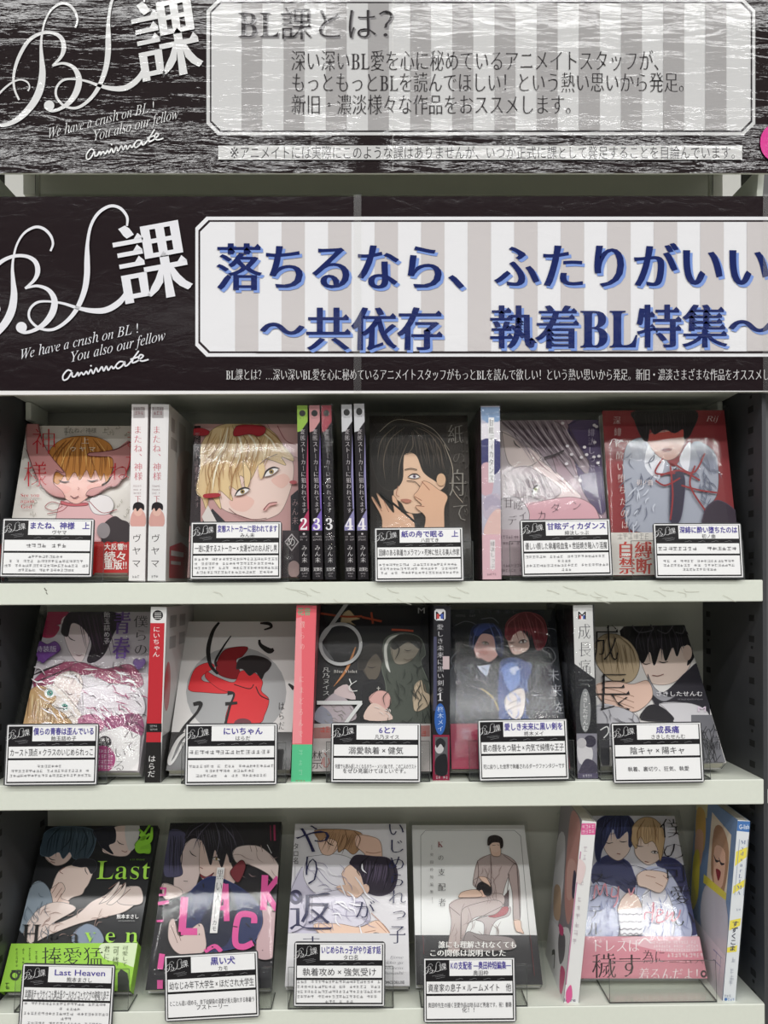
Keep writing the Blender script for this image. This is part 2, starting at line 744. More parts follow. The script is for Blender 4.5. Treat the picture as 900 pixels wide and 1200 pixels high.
b = MB(); b.box((XL, YB, 0.0), (XR, YB + 0.02, ZH + 0.0245)); rk('back_panel', b, M_BACK)
b = MB()
b.box((XL, 0.10, ZH + 0.025), (XR, YB + 0.02, 2.10))
b.box((XL, 0.006, EYE + 0.455), (XR, 0.10, EYE + 0.475))
b.box((XL, 0.085, EYE + 0.43), (XR, 0.10, EYE + 0.455))
rk('header_panel', b, M_OLIVE)
for sx in (-1, 1):
    X = XL if sx < 0 else XR
    x0, x1 = (X - 0.004, X) if sx < 0 else (X, X + 0.004)
    b = MB()
    b.box((x0, YF + 0.002, 0.0), (x1, YB + 0.02, ZH + 0.15), 0)
    xi = X + 0.0004 * (-sx)
    z = EYE - 0.62
    k = 0
    while z < ZH:
        for yy in (0.013, YB - 0.022):
            b.box((min(X, xi), yy, z), (max(X, xi), yy + 0.011, z + 0.0065), 1)
            if k % 4 == 1:
                b.box((min(X, xi), yy + 0.003, z + 0.0145), (max(X, xi), yy + 0.007, z + 0.0175), 1)
        z += 0.0215
        k += 1
    rk('side_panel', b, [M_DARK, M_SLOT])
    b = MB()
    xo = X + 0.03 * sx
    b.box((min(x0, xo) if sx < 0 else x1, 0.004, 0.0), (x0 if sx < 0 else max(x1, xo), 0.05, 2.1), 0, 0.002)
    rk('upright_post', b, M_GREYPOST)
    b = MB()
    xa, xb = (X - 0.003, X + 0.003) if sx < 0 else (X - 0.003, X + 0.003)
    for xx in (xa, xb):
        pass
    b.poly([(xb, YF, EYE + 0.415), (xb, 0.10, EYE + 0.415), (xb, 0.10, EYE + 0.37), (xb, 0.0, EYE + 0.37)])
    b.poly([(xa, 0.0, EYE + 0.37), (xa, 0.10, EYE + 0.37), (xa, 0.10, EYE + 0.415), (xa, YF, EYE + 0.415)])
    b.poly([(xa, YF, EYE + 0.415), (xb, YF, EYE + 0.415), (xb, 0.0, EYE + 0.37), (xa, 0.0, EYE + 0.37)])
    b.poly([(xa, 0.10, EYE + 0.415), (xb, 0.10, EYE + 0.415), (xb, YF, EYE + 0.415), (xa, YF, EYE + 0.415)])
    rk('header_bracket', b, M_STEEL)
    xx = on_y(43 if sx < 0 else 834, 220, 0.01).x
    b = MB(); b.box((xx - 0.002, 0.01, EYE + 0.39), (xx + 0.002, 0.016, EYE + 0.455), 0, 0.001)
    rk('banner_hook', b, M_CHROME)


def board(z, thick, label, full=True):
    m = Matrix.Translation((0, YF, z))
    o = empty('shelf_board', m)
    tag(o, label, 'shelf', 'ivory steel shelf boards of the rack')
    xr = XR - 0.0005
    xl = XL + 0.0005
    b = MB()
    b.box((xl, 0.0, -thick), (xr, 0.0025, 0.0), 0, 0.0008)
    b.build('front_lip', M_STEEL, o)
    b = MB()
    b.box((xl, 0.0025, -0.0022), (xr, YB - YF - 0.001, -0.0002), 0)
    b.box((xl, 0.0025, -thick), (xr, 0.016, -thick + 0.0015), 0)
    b.build('deck', M_STEEL, o)
    for xa in (xl + 0.001, xr - 0.004):
        b = MB()
        b.box((xa, 0.02, -0.02), (xa + 0.003, YB - YF - 0.004, -0.0025), 0)
        b.build('bracket', M_STEEL, o)
    return o


board(Z1, 0.0215, 'uppermost ivory steel shelf, below the big banner, with scuff marks on its front lip')
board(Z2, 0.0248, 'middle ivory steel shelf with the red spined and pink spined books on it')
board(Z3, 0.028, 'lowest ivory steel shelf at the bottom of the picture')
ho = empty('header_shelf', Matrix.Translation((0, YF + 0.01, ZH)))
tag(ho, 'shelf board half hidden behind the lower banner, roofing the uppermost row of books', 'shelf')
b = MB(); b.box((XL + 0.0005, 0, 0.0005), (XR - 0.0005, YB - YF - 0.012, 0.0225), 0, 0.001); b.build('deck', M_STEEL, ho)
for xa in (XL + 0.002, XR - 0.008):
    b = MB(); b.box((xa, 0.08, -0.02), (xa + 0.006, 0.13, 0.0), 0, 0.001); b.build('bracket', M_STEEL, ho)
# ------------------------------------------------------------------ banners
B2C = (0, 225, 3.75)


def b1to2(s, close=False):
    out = []
    for q in pts(s):
        out.append((225 + (q[0] - 333) / 0.9, 262 + (q[1] - 125) / 1.02) + tuple(q[2:]))
    return out


LOGO = [
    b1to2('124,402,8 132,385,6 120,362,8 85,353,8 40,375,9 -10,425,9 -42,490,9 -40,535,10 0,552,14 45,545,20 100,510,28 150,452,33 178,392,35 188,325,30 185,262,20 182,205,13 186,155,10 200,95,9 228,45,10 270,18,12 305,25,13 332,55,12 342,92,10 332,125,9'),
    b1to2('86,442,9 66,395,10 62,335,12 82,260,16 125,185,17 180,150,15 235,148,15 272,172,20 282,215,22 268,255,15 232,292,9'),
    b1to2('232,292,9 280,281,12 325,300,18 348,345,27 340,400,30 310,448,24 270,478,16 232,490,13 208,482,12'),
    pts('560,152,9 560,112,12 530,74,13 485,65,13 435,95,14 402,150,13 387,225,15 385,300,24 384,370,26 372,440,24 340,515,20 295,570,16 235,606,13 175,600,11 134,562,11 133,520,11 165,488,11 215,483,9 280,492,11 345,512,15 410,524,22 470,520,26 525,488,26 556,445,18 566,400,12')]


def logo(a, f, col='#e4e4ea', small=False):
    """The flourish lettering of the shop sign; f maps banner points to the face."""
    for st in LOGO:
        q = [f(x, y) + (wd * f.k,) for x, y, wd in st]
        a.l(col, q, 1, True)
    x, y = f(97, 597)
    a.e(col, x, y, 24 * f.k)
    # the sign's character, set along a rising line
    v, fc, adv = glyph('課', 'mb', 3)
    a.up()
    Q = []
    for gx, gy in v:
        X = 478 + gx * 318 + (0.88 - gy) * 62
        Y = 148 + (0.88 - gy) * 372 - gx * 58
        Q.append(a.M(*f(X, Y)))
    for t in fc:
        a._add([Q[i] for i in t], lin(col), True)
    for txt, x0, y0, x1, h, rot in (('We have a crush on BL !', 92, 738, 612, 62, -0.228), ('You also our fellow', 312, 750, 730, 64, -0.235)):
        G = [glyph(c, 'it', 2) for c in txt]
        tot = sum(g[2] for g in G)
        cur = 0
        a.up()
        for vv, ff, ad in G:
            Q = []
            for gx, gy in vv:
                X = x0 + (cur + gx) / tot * (x1 - x0)
                Q.append(a.M(*f(X, y0 - gy * h + (X - x0) * rot)))
            for t in ff:
                a._add([Q[i] for i in t], lin(col), True)
            cur += ad
    for st in ('318,790 300,785 280,808 282,828 300,822 318,795 320,812 332,812 345,795 348,810 360,795 370,805 382,790 390,802 402,782 412,800 425,775 434,792 450,770 458,788 470,768 478,785 492,768 500,778 512,765',
               '545,748 528,748 512,765 520,778 540,765 550,748 552,766 566,760 590,730 612,700', '575,738 612,726', '586,738 584,752 600,748 618,736 632,722 618,718 612,735 626,745 655,738', '400,768 405,764'):
        a.l(col, [f(x, y) for x, y in pts(st)], 6.8 * f.k)


class Map:
    def __init__(s, fn, k):
        s.fn, s.k = fn, k

    def __call__(s, x, y):
        return s.fn(x, y)


def chamfer(x0, y0, x1, y1, c):
    return [(x0 + c, y0), (x1 - c, y0), (x1, y0 + c), (x1, y1 - c), (x1 - c, y1), (x0 + c, y1), (x0, y1 - c), (x0, y0 + c)]


def banner(label, bl, br, tl, depth, mat, ground, draws):
    fr = lean_frame(bl, br, None, depth, 0.0, tl)
    root = empty('shop_banner', fr.mat())
    tag(root, label, 'banner')
    b = MB(); b.box((0, 0, -0.003), (fr.W, fr.H, -0.0003), 0, 0.0004)
    b.build('board', M_STEEL, root)
    a = Art(fr, (0, 0, 1), 0.0, None, 0.00004)
    a.r(ground, -300, -200, 1300, 600)
    a.build('printed_sheet', mat, root)
    w0 = 0.0001
    for nm, dr in draws:
        a = Art(fr, (0, 0, 1), w0, None, 0.00004)
        dr(a)
        a.build(nm, mat, root)
        w0 = a.w
    return fr, root, w0


def d_panel2(a):
    a.p('#e6e6ea', chamfer(229, 254, 1100, 418, 13), False)
    a.p('#2a2024', chamfer(232.5, 258, 1096, 414, 12), False)
    a.p('#e6e6ea', chamfer(234.7, 260.2, 1094, 411.8, 11.5), False)
    for i in range(14):
        x = 275.5 + 54.5 * i
        a.r('#cbc6c7', x, 260.4 + 0.002, x + 27.3, 411.6)
    a.r('#2a2024', 300, 412.2, 1094, 414.0)


def d_head2(a):
    for col, d in (('#7f9bdc', 3.0), ('#16245e', 0.0)):
        a.t('落ちるなら、', 253 + d, 283 + d, 578 + d, 343 + d, col, 'mb', res=4)
        a.t('ふたりがいい', 578 + d, 283 + d, 903 + d, 341 + d, col, 'mb', res=4)
        a.t('〜共依存', 304 + d, 358 + d, 519 + d, 413 + d, col, 'mb', res=4)
        a.t('執着', 573 + d, 356 + d, 680 + d, 411 + d, col, 'mb', res=4)
        a.t('BL', 679 + d, 352 + d, 746 + d, 415 + d, col, 'mb', res=4)
        a.t('特集〜', 745 + d, 355 + d, 906 + d, 410 + d, col, 'mb', res=4)


def d_logo2(a):
    logo(a, Map(lambda x, y: (B2C[0] + x / 3.75, B2C[1] + y / 3.75), 1 / 3.75))


def d_small2(a):
    a.t('BL課とは？…深い深いBL愛を心に秘めているアニメイトスタッフがもっとBLを読んで欲しい！という熱い思いから発足。新旧・濃淡さまざまな作品をオススメし', 265, 432, 901, 447, '#d8d6d8', 'm', rot=0.0)


fr, root, w = banner('lower dark brown banner with large blue writing on a striped white panel', (-48, 463.5), (985, 459), (-48, 230.5), -0.016, M_BANNER, '#1d1216',
                     [('white_panel', d_panel2), ('headline_lettering', d_head2), ('logo', d_logo2), ('caption_lettering', d_small2)])
a = Art(fr, (0, 0, 1), w)
a.r('#e8e6e6', -60, 458.5, 990, 463.5).build('bottom_edge', M_BANNER, root)
for x0, x1 in ((414.5, 423.5), (893, 899)):
    v = [fr.uv(x0, 229), fr.uv(x1, 229), fr.uv(x1, 461), fr.uv(x0, 462)]
    mesh_obj('clear_tape', [(p[0], p[1], w + 0.0004) for p in v[::-1]], [(0, 1, 2, 3)], M_TAPE, None, root)


def d_panel1(a):
    a.p('#cfcfd0', chamfer(242, -1, 885, 158.5, 13.5), False)
    a.p('#2c282c', chamfer(246, 2.2, 881.5, 155, 12), False)
    a.p('#cfcfd0', chamfer(247.8, 4, 879.5, 153, 11.5), False)
    for i in range(13):
        x = 283 + 49.4 * i
        if x < 870:
            a.r('#a7a5a6', x, 4.1, min(x + 24.5, 876), 152.8)


def d_text1(a):
    c = '#3a373a'
    for d, cc in ((1.5, '#8f8d90'), (0, c)):
        a.t('BL課とは？', 278 + d, 7 + d, 481 + d, 49 + d, cc, 'm', res=3)
    a.t('深い深いBL愛を心に秘めているアニメイトスタッフが、', 341, 58, 783, 85, c, 'm', res=3)
    a.t('もっともっとBLを読んでほしい！という熱い思いから発足。', 341, 84, 812, 110, c, 'm', res=3)
    a.t('新旧・濃淡様々な作品をおススメします。', 341, 110, 680, 136, c, 'm', res=3)


def d_note1(a):
    a.r('#c9c9c9', 256, 171.5, 869, 188)
    a.t('※アニメイトには実際にこのような課はありませんが、いつか正式に課として発足することを目論んでいます。', 269, 171.5, 868, 188, '#3c3b3d', 'g')


def f1(x, y):
    X, Y = 333 + 0.9 * (x - 225), 125 + 1.02 * (y - 262)
    return X / 3.75, Y / 3.75


fr, root, w = banner('upper banner of glossy dark laminate covered in wavy light reflections', (-30, 203), (905, 203), (-30, -60), -0.02, M_BANNER_WAVY, '#1f1619',
                     [('white_panel', d_panel1), ('message_lettering', d_text1), ('logo', lambda a: logo(a, Map(f1, 0.95 / 3.75), '#dededf')), ('footnote_strip', d_note1)])
a = Art(fr, (0, 0, 1), w)
a.e('#d83c92', 906, 168, 16, 21).build('pink_sticker', M_BANNER, root)
v = [fr.uv(459.5, -40), fr.uv(461, -40), fr.uv(461, 202), fr.uv(459.5, 202)]
mesh_obj('clear_tape', [(p[0], p[1], w + 0.0004) for p in v[::-1]], [(0, 1, 2, 3)], M_TAPE, None, root)


# ------------------------------------------------------------------ books
def place(o, root, fr):
    o.matrix_basis = root.matrix_world.inverted() @ fr.mat()
    return o


def wrap_film(root, W, H, T, mat, g=0.0012):
    x0, x1, y0, y1, z0, z1 = -g, W + g, -g * 0.3, H + g, -T - 0.0003, g + 0.0004
    e = 0.0015
    N = 9
    v, f = [], []
    rnd = random.Random(int(W * 1e6))
    for i in range(N + 1):
        for j in range(N + 1):
            u, vv = x0 + (x1 - x0) * i / N, y0 + (y1 - y0) * j / N
            edge = i in (0, N) or j in (0, N)
            v.append((u, vv, z1 - (e if edge else 0) + (0 if edge else rnd.uniform(0, 0.0006))))
    for i in range(N):
        for j in range(N):
            a = i * (N + 1) + j
            f.append((a, a + N + 1, a + N + 2, a + 1))
    ring = [i * (N + 1) for i in range(N)] + [N * (N + 1) + j for j in range(N)] + [i * (N + 1) + N for i in range(N, 0, -1)] + [j for j in range(N, 0, -1)]
    k = len(v)
    v += [(v[i][0], v[i][1], z0) for i in ring]
    n = len(ring)
    for i in range(n):
        j = (i + 1) % n
        f.append((ring[j], ring[i], k + i, k + j))
    o = mesh_obj('plastic_wrap', v, f, mat, None, root)
    for p in o.data.polygons:
        p.use_smooth = True
    return o


def SHELF_GROUP(py):
    return 'comic books on the %s shelf' % ('top' if py < 700 else ('middle' if py < 940 else 'lowest'))


def lean_book(label, bl, br, top, depth, lean, T, crop, base, spine, draw, band=None, wrap=None, letter=None, group=None, yaw=0.0, mat=None):
    """A comic book leaning back, front cover to the viewer, spine on its right."""
    zs = Z1 if bl[1] < 700 else (Z2 if bl[1] < 940 else Z3)
    for _ in range(12):
        fr = lean_frame(bl, br, top, depth, lean, None, yaw)
        if min(fr.o.z, fr.o.z + fr.eu.z * fr.W) - T * math.sin(R(lean)) > zs + 0.0016:
            break
        bl, br = (bl[0], bl[1] - 0.7), (br[0], br[1] - 0.7)
    root = empty('comic_book', fr.mat())
    tag(root, label, 'book', group or SHELF_GROUP(bl[1]))
    W, H = fr.W, fr.H
    t = 0.0007
    m = mat or M_GLOSS
    F_ = []
    z = -T
    F_.append(([(0, 0, 0), (W, 0, 0), (W, H, 0), (0, H, 0)], base))
    F_.append(([(W, 0, 0), (W, 0, z), (W, H, z), (W, H, 0)], spine))
    F_.append(([(W, 0, z), (0, 0, z), (0, H, z), (W, H, z)], spine))
    for a0, a1 in ((0, -t), (z + t, z)):
        F_.append(([(0, H, a0), (W, H, a0), (W, H, a1), (0, H, a1)], base))
        F_.append(([(0, 0, a1), (W, 0, a1), (W, 0, a0), (0, 0, a0)], base))
        F_.append(([(0, 0, a1), (0, 0, a0), (0, H, a0), (0, H, a1)], base))
    F_.append(([(0, 0, -t), (W - t, 0, -t), (W - t, H, -t), (0, H, -t)][::-1], '#dddddd'))
    F_.append(([(W - t, 0, -t), (W - t, H, -t), (W - t, H, z + t), (W - t, 0, z + t)], '#dddddd'))
    F_.append(([(0, 0, z + t), (0, H, z + t), (W - t, H, z + t), (W - t, 0, z + t)][::-1], '#dddddd'))
    ink_box('jacket', F_, root, m)
    b = MB(); b.box((0.0012, 0.0015, z + t + 0.0001), (W - t - 0.0002, H - 0.0015, -t - 0.0001), 0)
    b.build('page_block', M_PAGES, root)
    a = Art(fr, crop, 0.0002)
    a.outline = 2.4
    draw(a)
    a.build('cover_picture', m, root)
    w0 = a.w
    if letter:
        a = Art(fr, crop, w0)
        letter(a)
        a.build('title_lettering', m, root)
        w0 = a.w
    if band:
        yb, col, bd = band
        hb = sum(fr.uv(crop[0] + x / crop[2], crop[1] + yb / crop[2])[1] for x in (100, 500)) / 2
        g = w0 + 0.0003
        v = [(-g, 0, z - .0003), (-g, 0, g), (W + .0003, 0, g), (W + .0003, 0, z - .0003), (-g, hb, z - .0003), (-g, hb, g), (W + .0003, hb, g), (W + .0003, hb, z - .0003)]
        o = ink_box('paper_band', [([v[1], v[2], v[6], v[5]], col), ([v[2], v[3], v[7], v[6]], col), ([v[0], v[1], v[5], v[4]], col)], root, m)
        a = Art(fr, crop, g, (0, 0, W, hb))
        bd(a)
        a.build('band_lettering', m, o)
        w0 = a.w
    if wrap:
        wrap_film(root, W, H, T, wrap, w0 + 0.0006)
    return fr, root


def stand_book(label, bl, br, tl, depth, crop, base, draw, side=None, sidecol='#888888', sdraw=None, wrap=None, group=None, yaw=0.0, dlen=0.126, roll_n=0.0, parts=None):
    """A comic book on its lower edge, spine to the viewer; side says which cover the eye can see."""
    n = Matrix.Rotation(R(yaw), 3, 'Z') @ Vector((0, -1, 0))
    O = on_y(bl[0], bl[1], depth)
    B = on_plane(br[0], br[1], O, n)
    T = on_plane(tl[0], tl[1], O, n)
    ev = (T - O).normalized()
    eu = ev.cross(n).normalized()
    W = (B - O).dot(eu)
    fr = Frame(O, eu, ev, W, (T - O).length)
    H = fr.H
    root = empty('comic_book', fr.mat())
    tag(root, label, 'book', group or SHELF_GROUP(bl[1]))
    z = -dlen
    t = 0.0006
    c = sidecol
    F_ = [([(0, 0, 0), (W, 0, 0), (W, H, 0), (0, H, 0)], base),
          ([(W, 0, 0), (W, 0, z), (W, H, z), (W, H, 0)], c), ([(0, 0, z), (0, 0, 0), (0, H, 0), (0, H, z)], c),
          ([(t, 0, z), (t, H, z), (t, H, -t), (t, 0, -t)], '#dddddd'), ([(W - t, 0, -t), (W - t, H, -t), (W - t, H, z), (W - t, 0, z)], '#dddddd')]
    for x0, x1 in ((0, t), (W - t, W)):
        F_.append(([(x0, H, 0), (x1, H, 0), (x1, H, z), (x0, H, z)], c))
        F_.append(([(x0, 0, z), (x1, 0, z), (x1, 0, 0), (x0, 0, 0)], c))
        F_.append(([(x1, 0, z), (x0, 0, z), (x0, H, z), (x1, H, z)], c))
    F_.append(([(t, H, 0), (W - t, H, 0), (W - t, H, -t), (t, H, -t)], base))
    F_.append(([(t, 0, -t), (W - t, 0, -t), (W - t, 0, 0), (t, 0, 0)], base))
    ink_box('jacket', F_, root, M_GLOSS)
    b = MB(); b.box((t + .0001, 0.001, z + 0.001), (W - t - .0001, H - 0.0015, -t - 0.0001), 0)
    b.build('page_block', M_PAGES, root)
    a = Art(fr, crop, 0.0002)
    draw(a)
    a.build('spine_lettering', M_GLOSS, root)
    if sdraw:
        sf = Frame(O + eu * W, -fr.n, ev, dlen, H) if side == 'r' else Frame(O - fr.n * dlen, fr.n, ev, dlen, H)
        a = Art(sf, parts, 0.0002)
        sdraw(a)
        o = a.build('cover_picture', M_GLOSS, root)
        place(o, root, sf)
    if wrap:
        g = 0.001
        x0, x1, y0, y1, z0, z1 = -g, W + g, 0, H + g, z, 0.001
        mesh_obj('plastic_wrap', [(x0, y0, z0), (x0, y0, z1), (x1, y0, z1), (x1, y0, z0), (x0, y1, z0), (x0, y1, z1), (x1, y1, z1), (x1, y1, z0)],
                 [(1, 2, 6, 5), (2, 3, 7, 6), (0, 1, 5, 4), (5, 6, 7, 4)], wrap, None, root)
    return fr, root


def eye(a, x, y, k=1.0, rot=0.0, iris='#6a5a50', lash='#2a2024'):
    c, s = math.cos(rot), math.sin(rot)

    def q(u, v):
        return x + (u * c - v * s) * k, y + (u * s + v * c) * k
    a.p('#efe8e6', [q(-26, 4), q(-8, -8), q(14, -8), q(26, 2), q(8, 9), q(-12, 9)])
    a.e(iris, *q(2, 0), 8 * k, 8 * k)
    a.e(lash, *q(2, 0), 4 * k, 4 * k)
    a.l(lash, [q(-30, 6) + (2 * k,), q(-10, -9) + (6 * k,), q(14, -10) + (6 * k,), q(31, 2) + (2 * k,)])


def lidded(a, x, y, k=1.0, rot=0.0, col='#2a2024'):
    c, s = math.cos(rot), math.sin(rot)

    def q(u, v):
        return x + (u * c - v * s) * k, y + (u * s + v * c) * k
    a.l(col, [q(-24, -2) + (2 * k,), q(-4, 5) + (5 * k,), q(22, 0) + (2 * k,)])


# ---- upper row
CA, CB, CC, CD = (0, 460, 3.913), (220, 460, 4.091), (430, 460, 4.091), (640, 460, 3.4615)


def art_a(a):
    random.seed(1)
    for i in range(60):
        t = random.random()
        x, y = (random.uniform(60, 600), random.uniform(160, 215)) if i % 3 else (random.uniform(60, 160), random.uniform(160, 600))
        if i % 4 == 3:
            x, y = random.uniform(540, 640), random.uniform(200, 620)
        a.l('#a8a497', [(x, y), (x + random.uniform(-9, 9), y + 8), (x + random.uniform(4, 14), y + 4), (x + random.uniform(2, 12), y - 7)], 1.8)
    a.p('#dcb0b2', '250,640 275,520 320,495 400,500 440,540 520,570 560,640 560,760 240,760')
    a.p('#e9e4e4', '410,500 440,475 500,480 525,520 500,560 440,560 415,530')
    a.l('#9a3c44', '290,520 240,505 210,530 250,545 290,525', 3)
    a.l('#9a3c44', '330,500 290,545 220,560', 3)
    a.l('#9a3c44', '410,500 470,555 540,540', 3)
    a.p('#c05a62', '285,500 330,512 400,510 400,522 330,525 285,515')
    a.p('#eab9ae', '240,340 250,430 290,480 350,515 400,490 450,440 500,400 510,330 430,250 300,270')
    a.p('#e8aba0', '255,440 290,425 330,445 300,470', True, False)
    a.p('#e8aba0', '400,440 440,420 470,430 440,460', True, False)
    a.p('#c98742', '215,330 235,265 290,220 370,205 450,212 510,245 525,310 515,370 490,415 480,375 465,408 440,360 420,400 400,360 370,405 345,370 315,410 300,385 270,425 240,400 238,360')
    a.strands('#9a6330', 250, 250, 500, 250, 16, -6, 130, 3.5)
    a.strands('#e0a55c', 290, 240, 460, 235, 9, 4, 110, 4)
    a.ls('#8a5628', 5, '370,210 330,280 300,385', '380,210 370,300 370,400', '400,212 420,300 440,355', '340,215 280,280 245,370', '430,220 480,290 485,370', '310,225 255,290 235,350')
    a.ls('#e9b468', 6, '350,215 310,280 275,370', '390,215 400,300 400,350', '450,225 500,300 508,360')
    lidded(a, 300, 412, 1.1, 0.1)
    lidded(a, 430, 408, 1.1, -0.1)
    a.l('#b0605a', '362,440 368,448 360,452', 2.5)
    a.l('#702c30', '328,480 345,490 365,482', 4)
    a.p('#c58a88', '130,150 180,150 200,230 240,300 300,370 300,388 262,370 250,420 290,460 300,490 250,480 200,440 165,370 130,270')
    a.l('#6a3032', '180,155 200,230 240,300 298,372 262,362', 3)
    a.l('#6a3032', '128,270 165,375 205,445 250,480 300,490', 4)
    a.p('#c58a88', '600,230 540,265 470,280 415,285 412,298 470,300 520,310 520,380 490,430 420,450 400,478 440,478 500,440 545,430 600,340')
    a.l('#6a3032', '600,235 540,268 470,280 415,285 412,297 468,302', 3)
    a.l('#6a3032', '600,345 545,430 500,442 440,480 400,478', 4)
    a.p('#30252a', '460,640 490,600 530,575 560,590 600,620 600,760 480,760 475,700')
    for i in range(5):
        a.e('#30252a', 485 + 22 * i, 690 + (i % 2) * 10, 16)
    a.e('#8a8386', 480, 640, 30, 36)


def let_a(a):
    r = '#c02a34'
    a.tv('神', 150, 165, 268, 300, r, 'mt')
    a.tv('様', 112, 315, 225, 450, r, 'mt')
    a.tv('また', 575, 165, 650, 380, r, 'mt')
    a.tv('ね', 500, 320, 600, 420, r, 'mt')
    a.t('See you', 100, 465, 188, 490, r, 'm'); a.t('again', 100, 492, 165, 516, r, 'm'); a.t('God', 102, 518, 155, 542, r, 'm')
    a.t('またね、神様　上', 295, 170, 500, 196, '#7c7a74', 'g')
    a.t('上', 378, 212, 415, 246, '#ece6d8', 'm'); a.t('ウ ヤ マ', 325, 256, 445, 280, '#ece0c8', 'g')


def band_a(a):
    a.p('#b8201f', '440,690 600,660 600,840 440,840', False)
    for i in range(9):
        a.e('#2b1f22', 470 + 16 * i, 676 + (i % 2) * 6, 14)
    for tx, y in (('大反響!!', 700), ('続々', 735), ('重版!!', 775)):
        a.t(tx, 484, y, 590, y + 46 if y > 710 else y + 32, '#f2e9e4', 'gb')
    a.r('#6e675a', 440, 835, 600, 870)


lean_book('comic with red brushed title and an orange haired figure cupped between two hands', (3, 679), (151, 679), 499, 0.012, 20, 0.014, CA, '#e4dfd8', '#d9d4cf', art_a, (692, '#b8201f', band_a), None, let_a)


def sp_kami(a, d=0):
    def q(x):
        return x + d
    a.r('#efebec', q(600), 40, q(680), 620)
    a.r('#bdb6b8', q(612), 66, q(664), 118)
    a.dashes(q(612), 68, q(664), 80, '#7a5c60')
    a.dashes(q(618), 86, q(660), 102, '#8b4048')
    a.tv('またね、神様', q(612), 150, q(652), 405, '#d06a78', 'm', 3)
    a.tv('下', q(618), 470, q(648), 505, '#c0606c', 'm')
    for y in (425, 442, 458):
        a.dashes(q(612), y, q(650), y + 8, '#b09a9c')
    a.p('#dca8a0', [(q(604), 560), (q(630), 530), (q(664), 555), (q(664), 612), (q(602), 612)])
    a.e('#e8bdb0', q(634), 545, 20, 22)
    a.p('#262024', [(q(610), 540), (q(614), 512), (q(636), 502), (q(660), 514), (q(660), 540), (q(645), 530), (q(630), 545), (q(622), 530)])
    a.r('#edeaea', q(590), 614, q(680), 862)
    a.tv('ヴヤマ', q(608), 640, q(650), 812, '#4a4546', 'g', -4, 0.7)
    a.dashes(q(608), 838, q(640), 850, '#333333')


stand_book('left of two identical white spined comics with pink vertical titles', (151, 681), (170, 681), (154.5, 473.5), 0.0, CA, '#efebec', lambda a: sp_kami(a), 'r', '#d8d2d2', None, None)


def side_kami(a):
    a.r('#cfc8c4', 0, 0, 1, 1)
    a.r('#a39a97', .08, .06, .2, .14)
    a.r('#a39a97', .08, .17, .3, .24)
    a.r('#b5aaa5', .35, .05, .6, .3)
    a.p('#bfaaa0', '0.35,0.25 0.9,0.2 1,0.5 0.9,0.7 0.4,0.7 0.3,0.5')
    a.p('#a88880', '0.5,0.35 0.9,0.3 0.95,0.6 0.55,0.6')
    a.p('#c05a60', '0.1,0.8 0.5,0.76 0.9,0.8 0.9,0.98 0.1,0.98', False)
    a.r('#d9cfcd', .15, .82, .6, .85)
    a.r('#d9cfcd', .15, .88, .5, .9)


stand_book('right of two identical white spined comics, its greyish back cover in view', (173, 681), (194, 681), (177, 473.5), 0.0, CA, '#efebec', lambda a: sp_kami(a, 86), 'r', '#cdbfbd', side_kami, M_WRAP_SOFT)


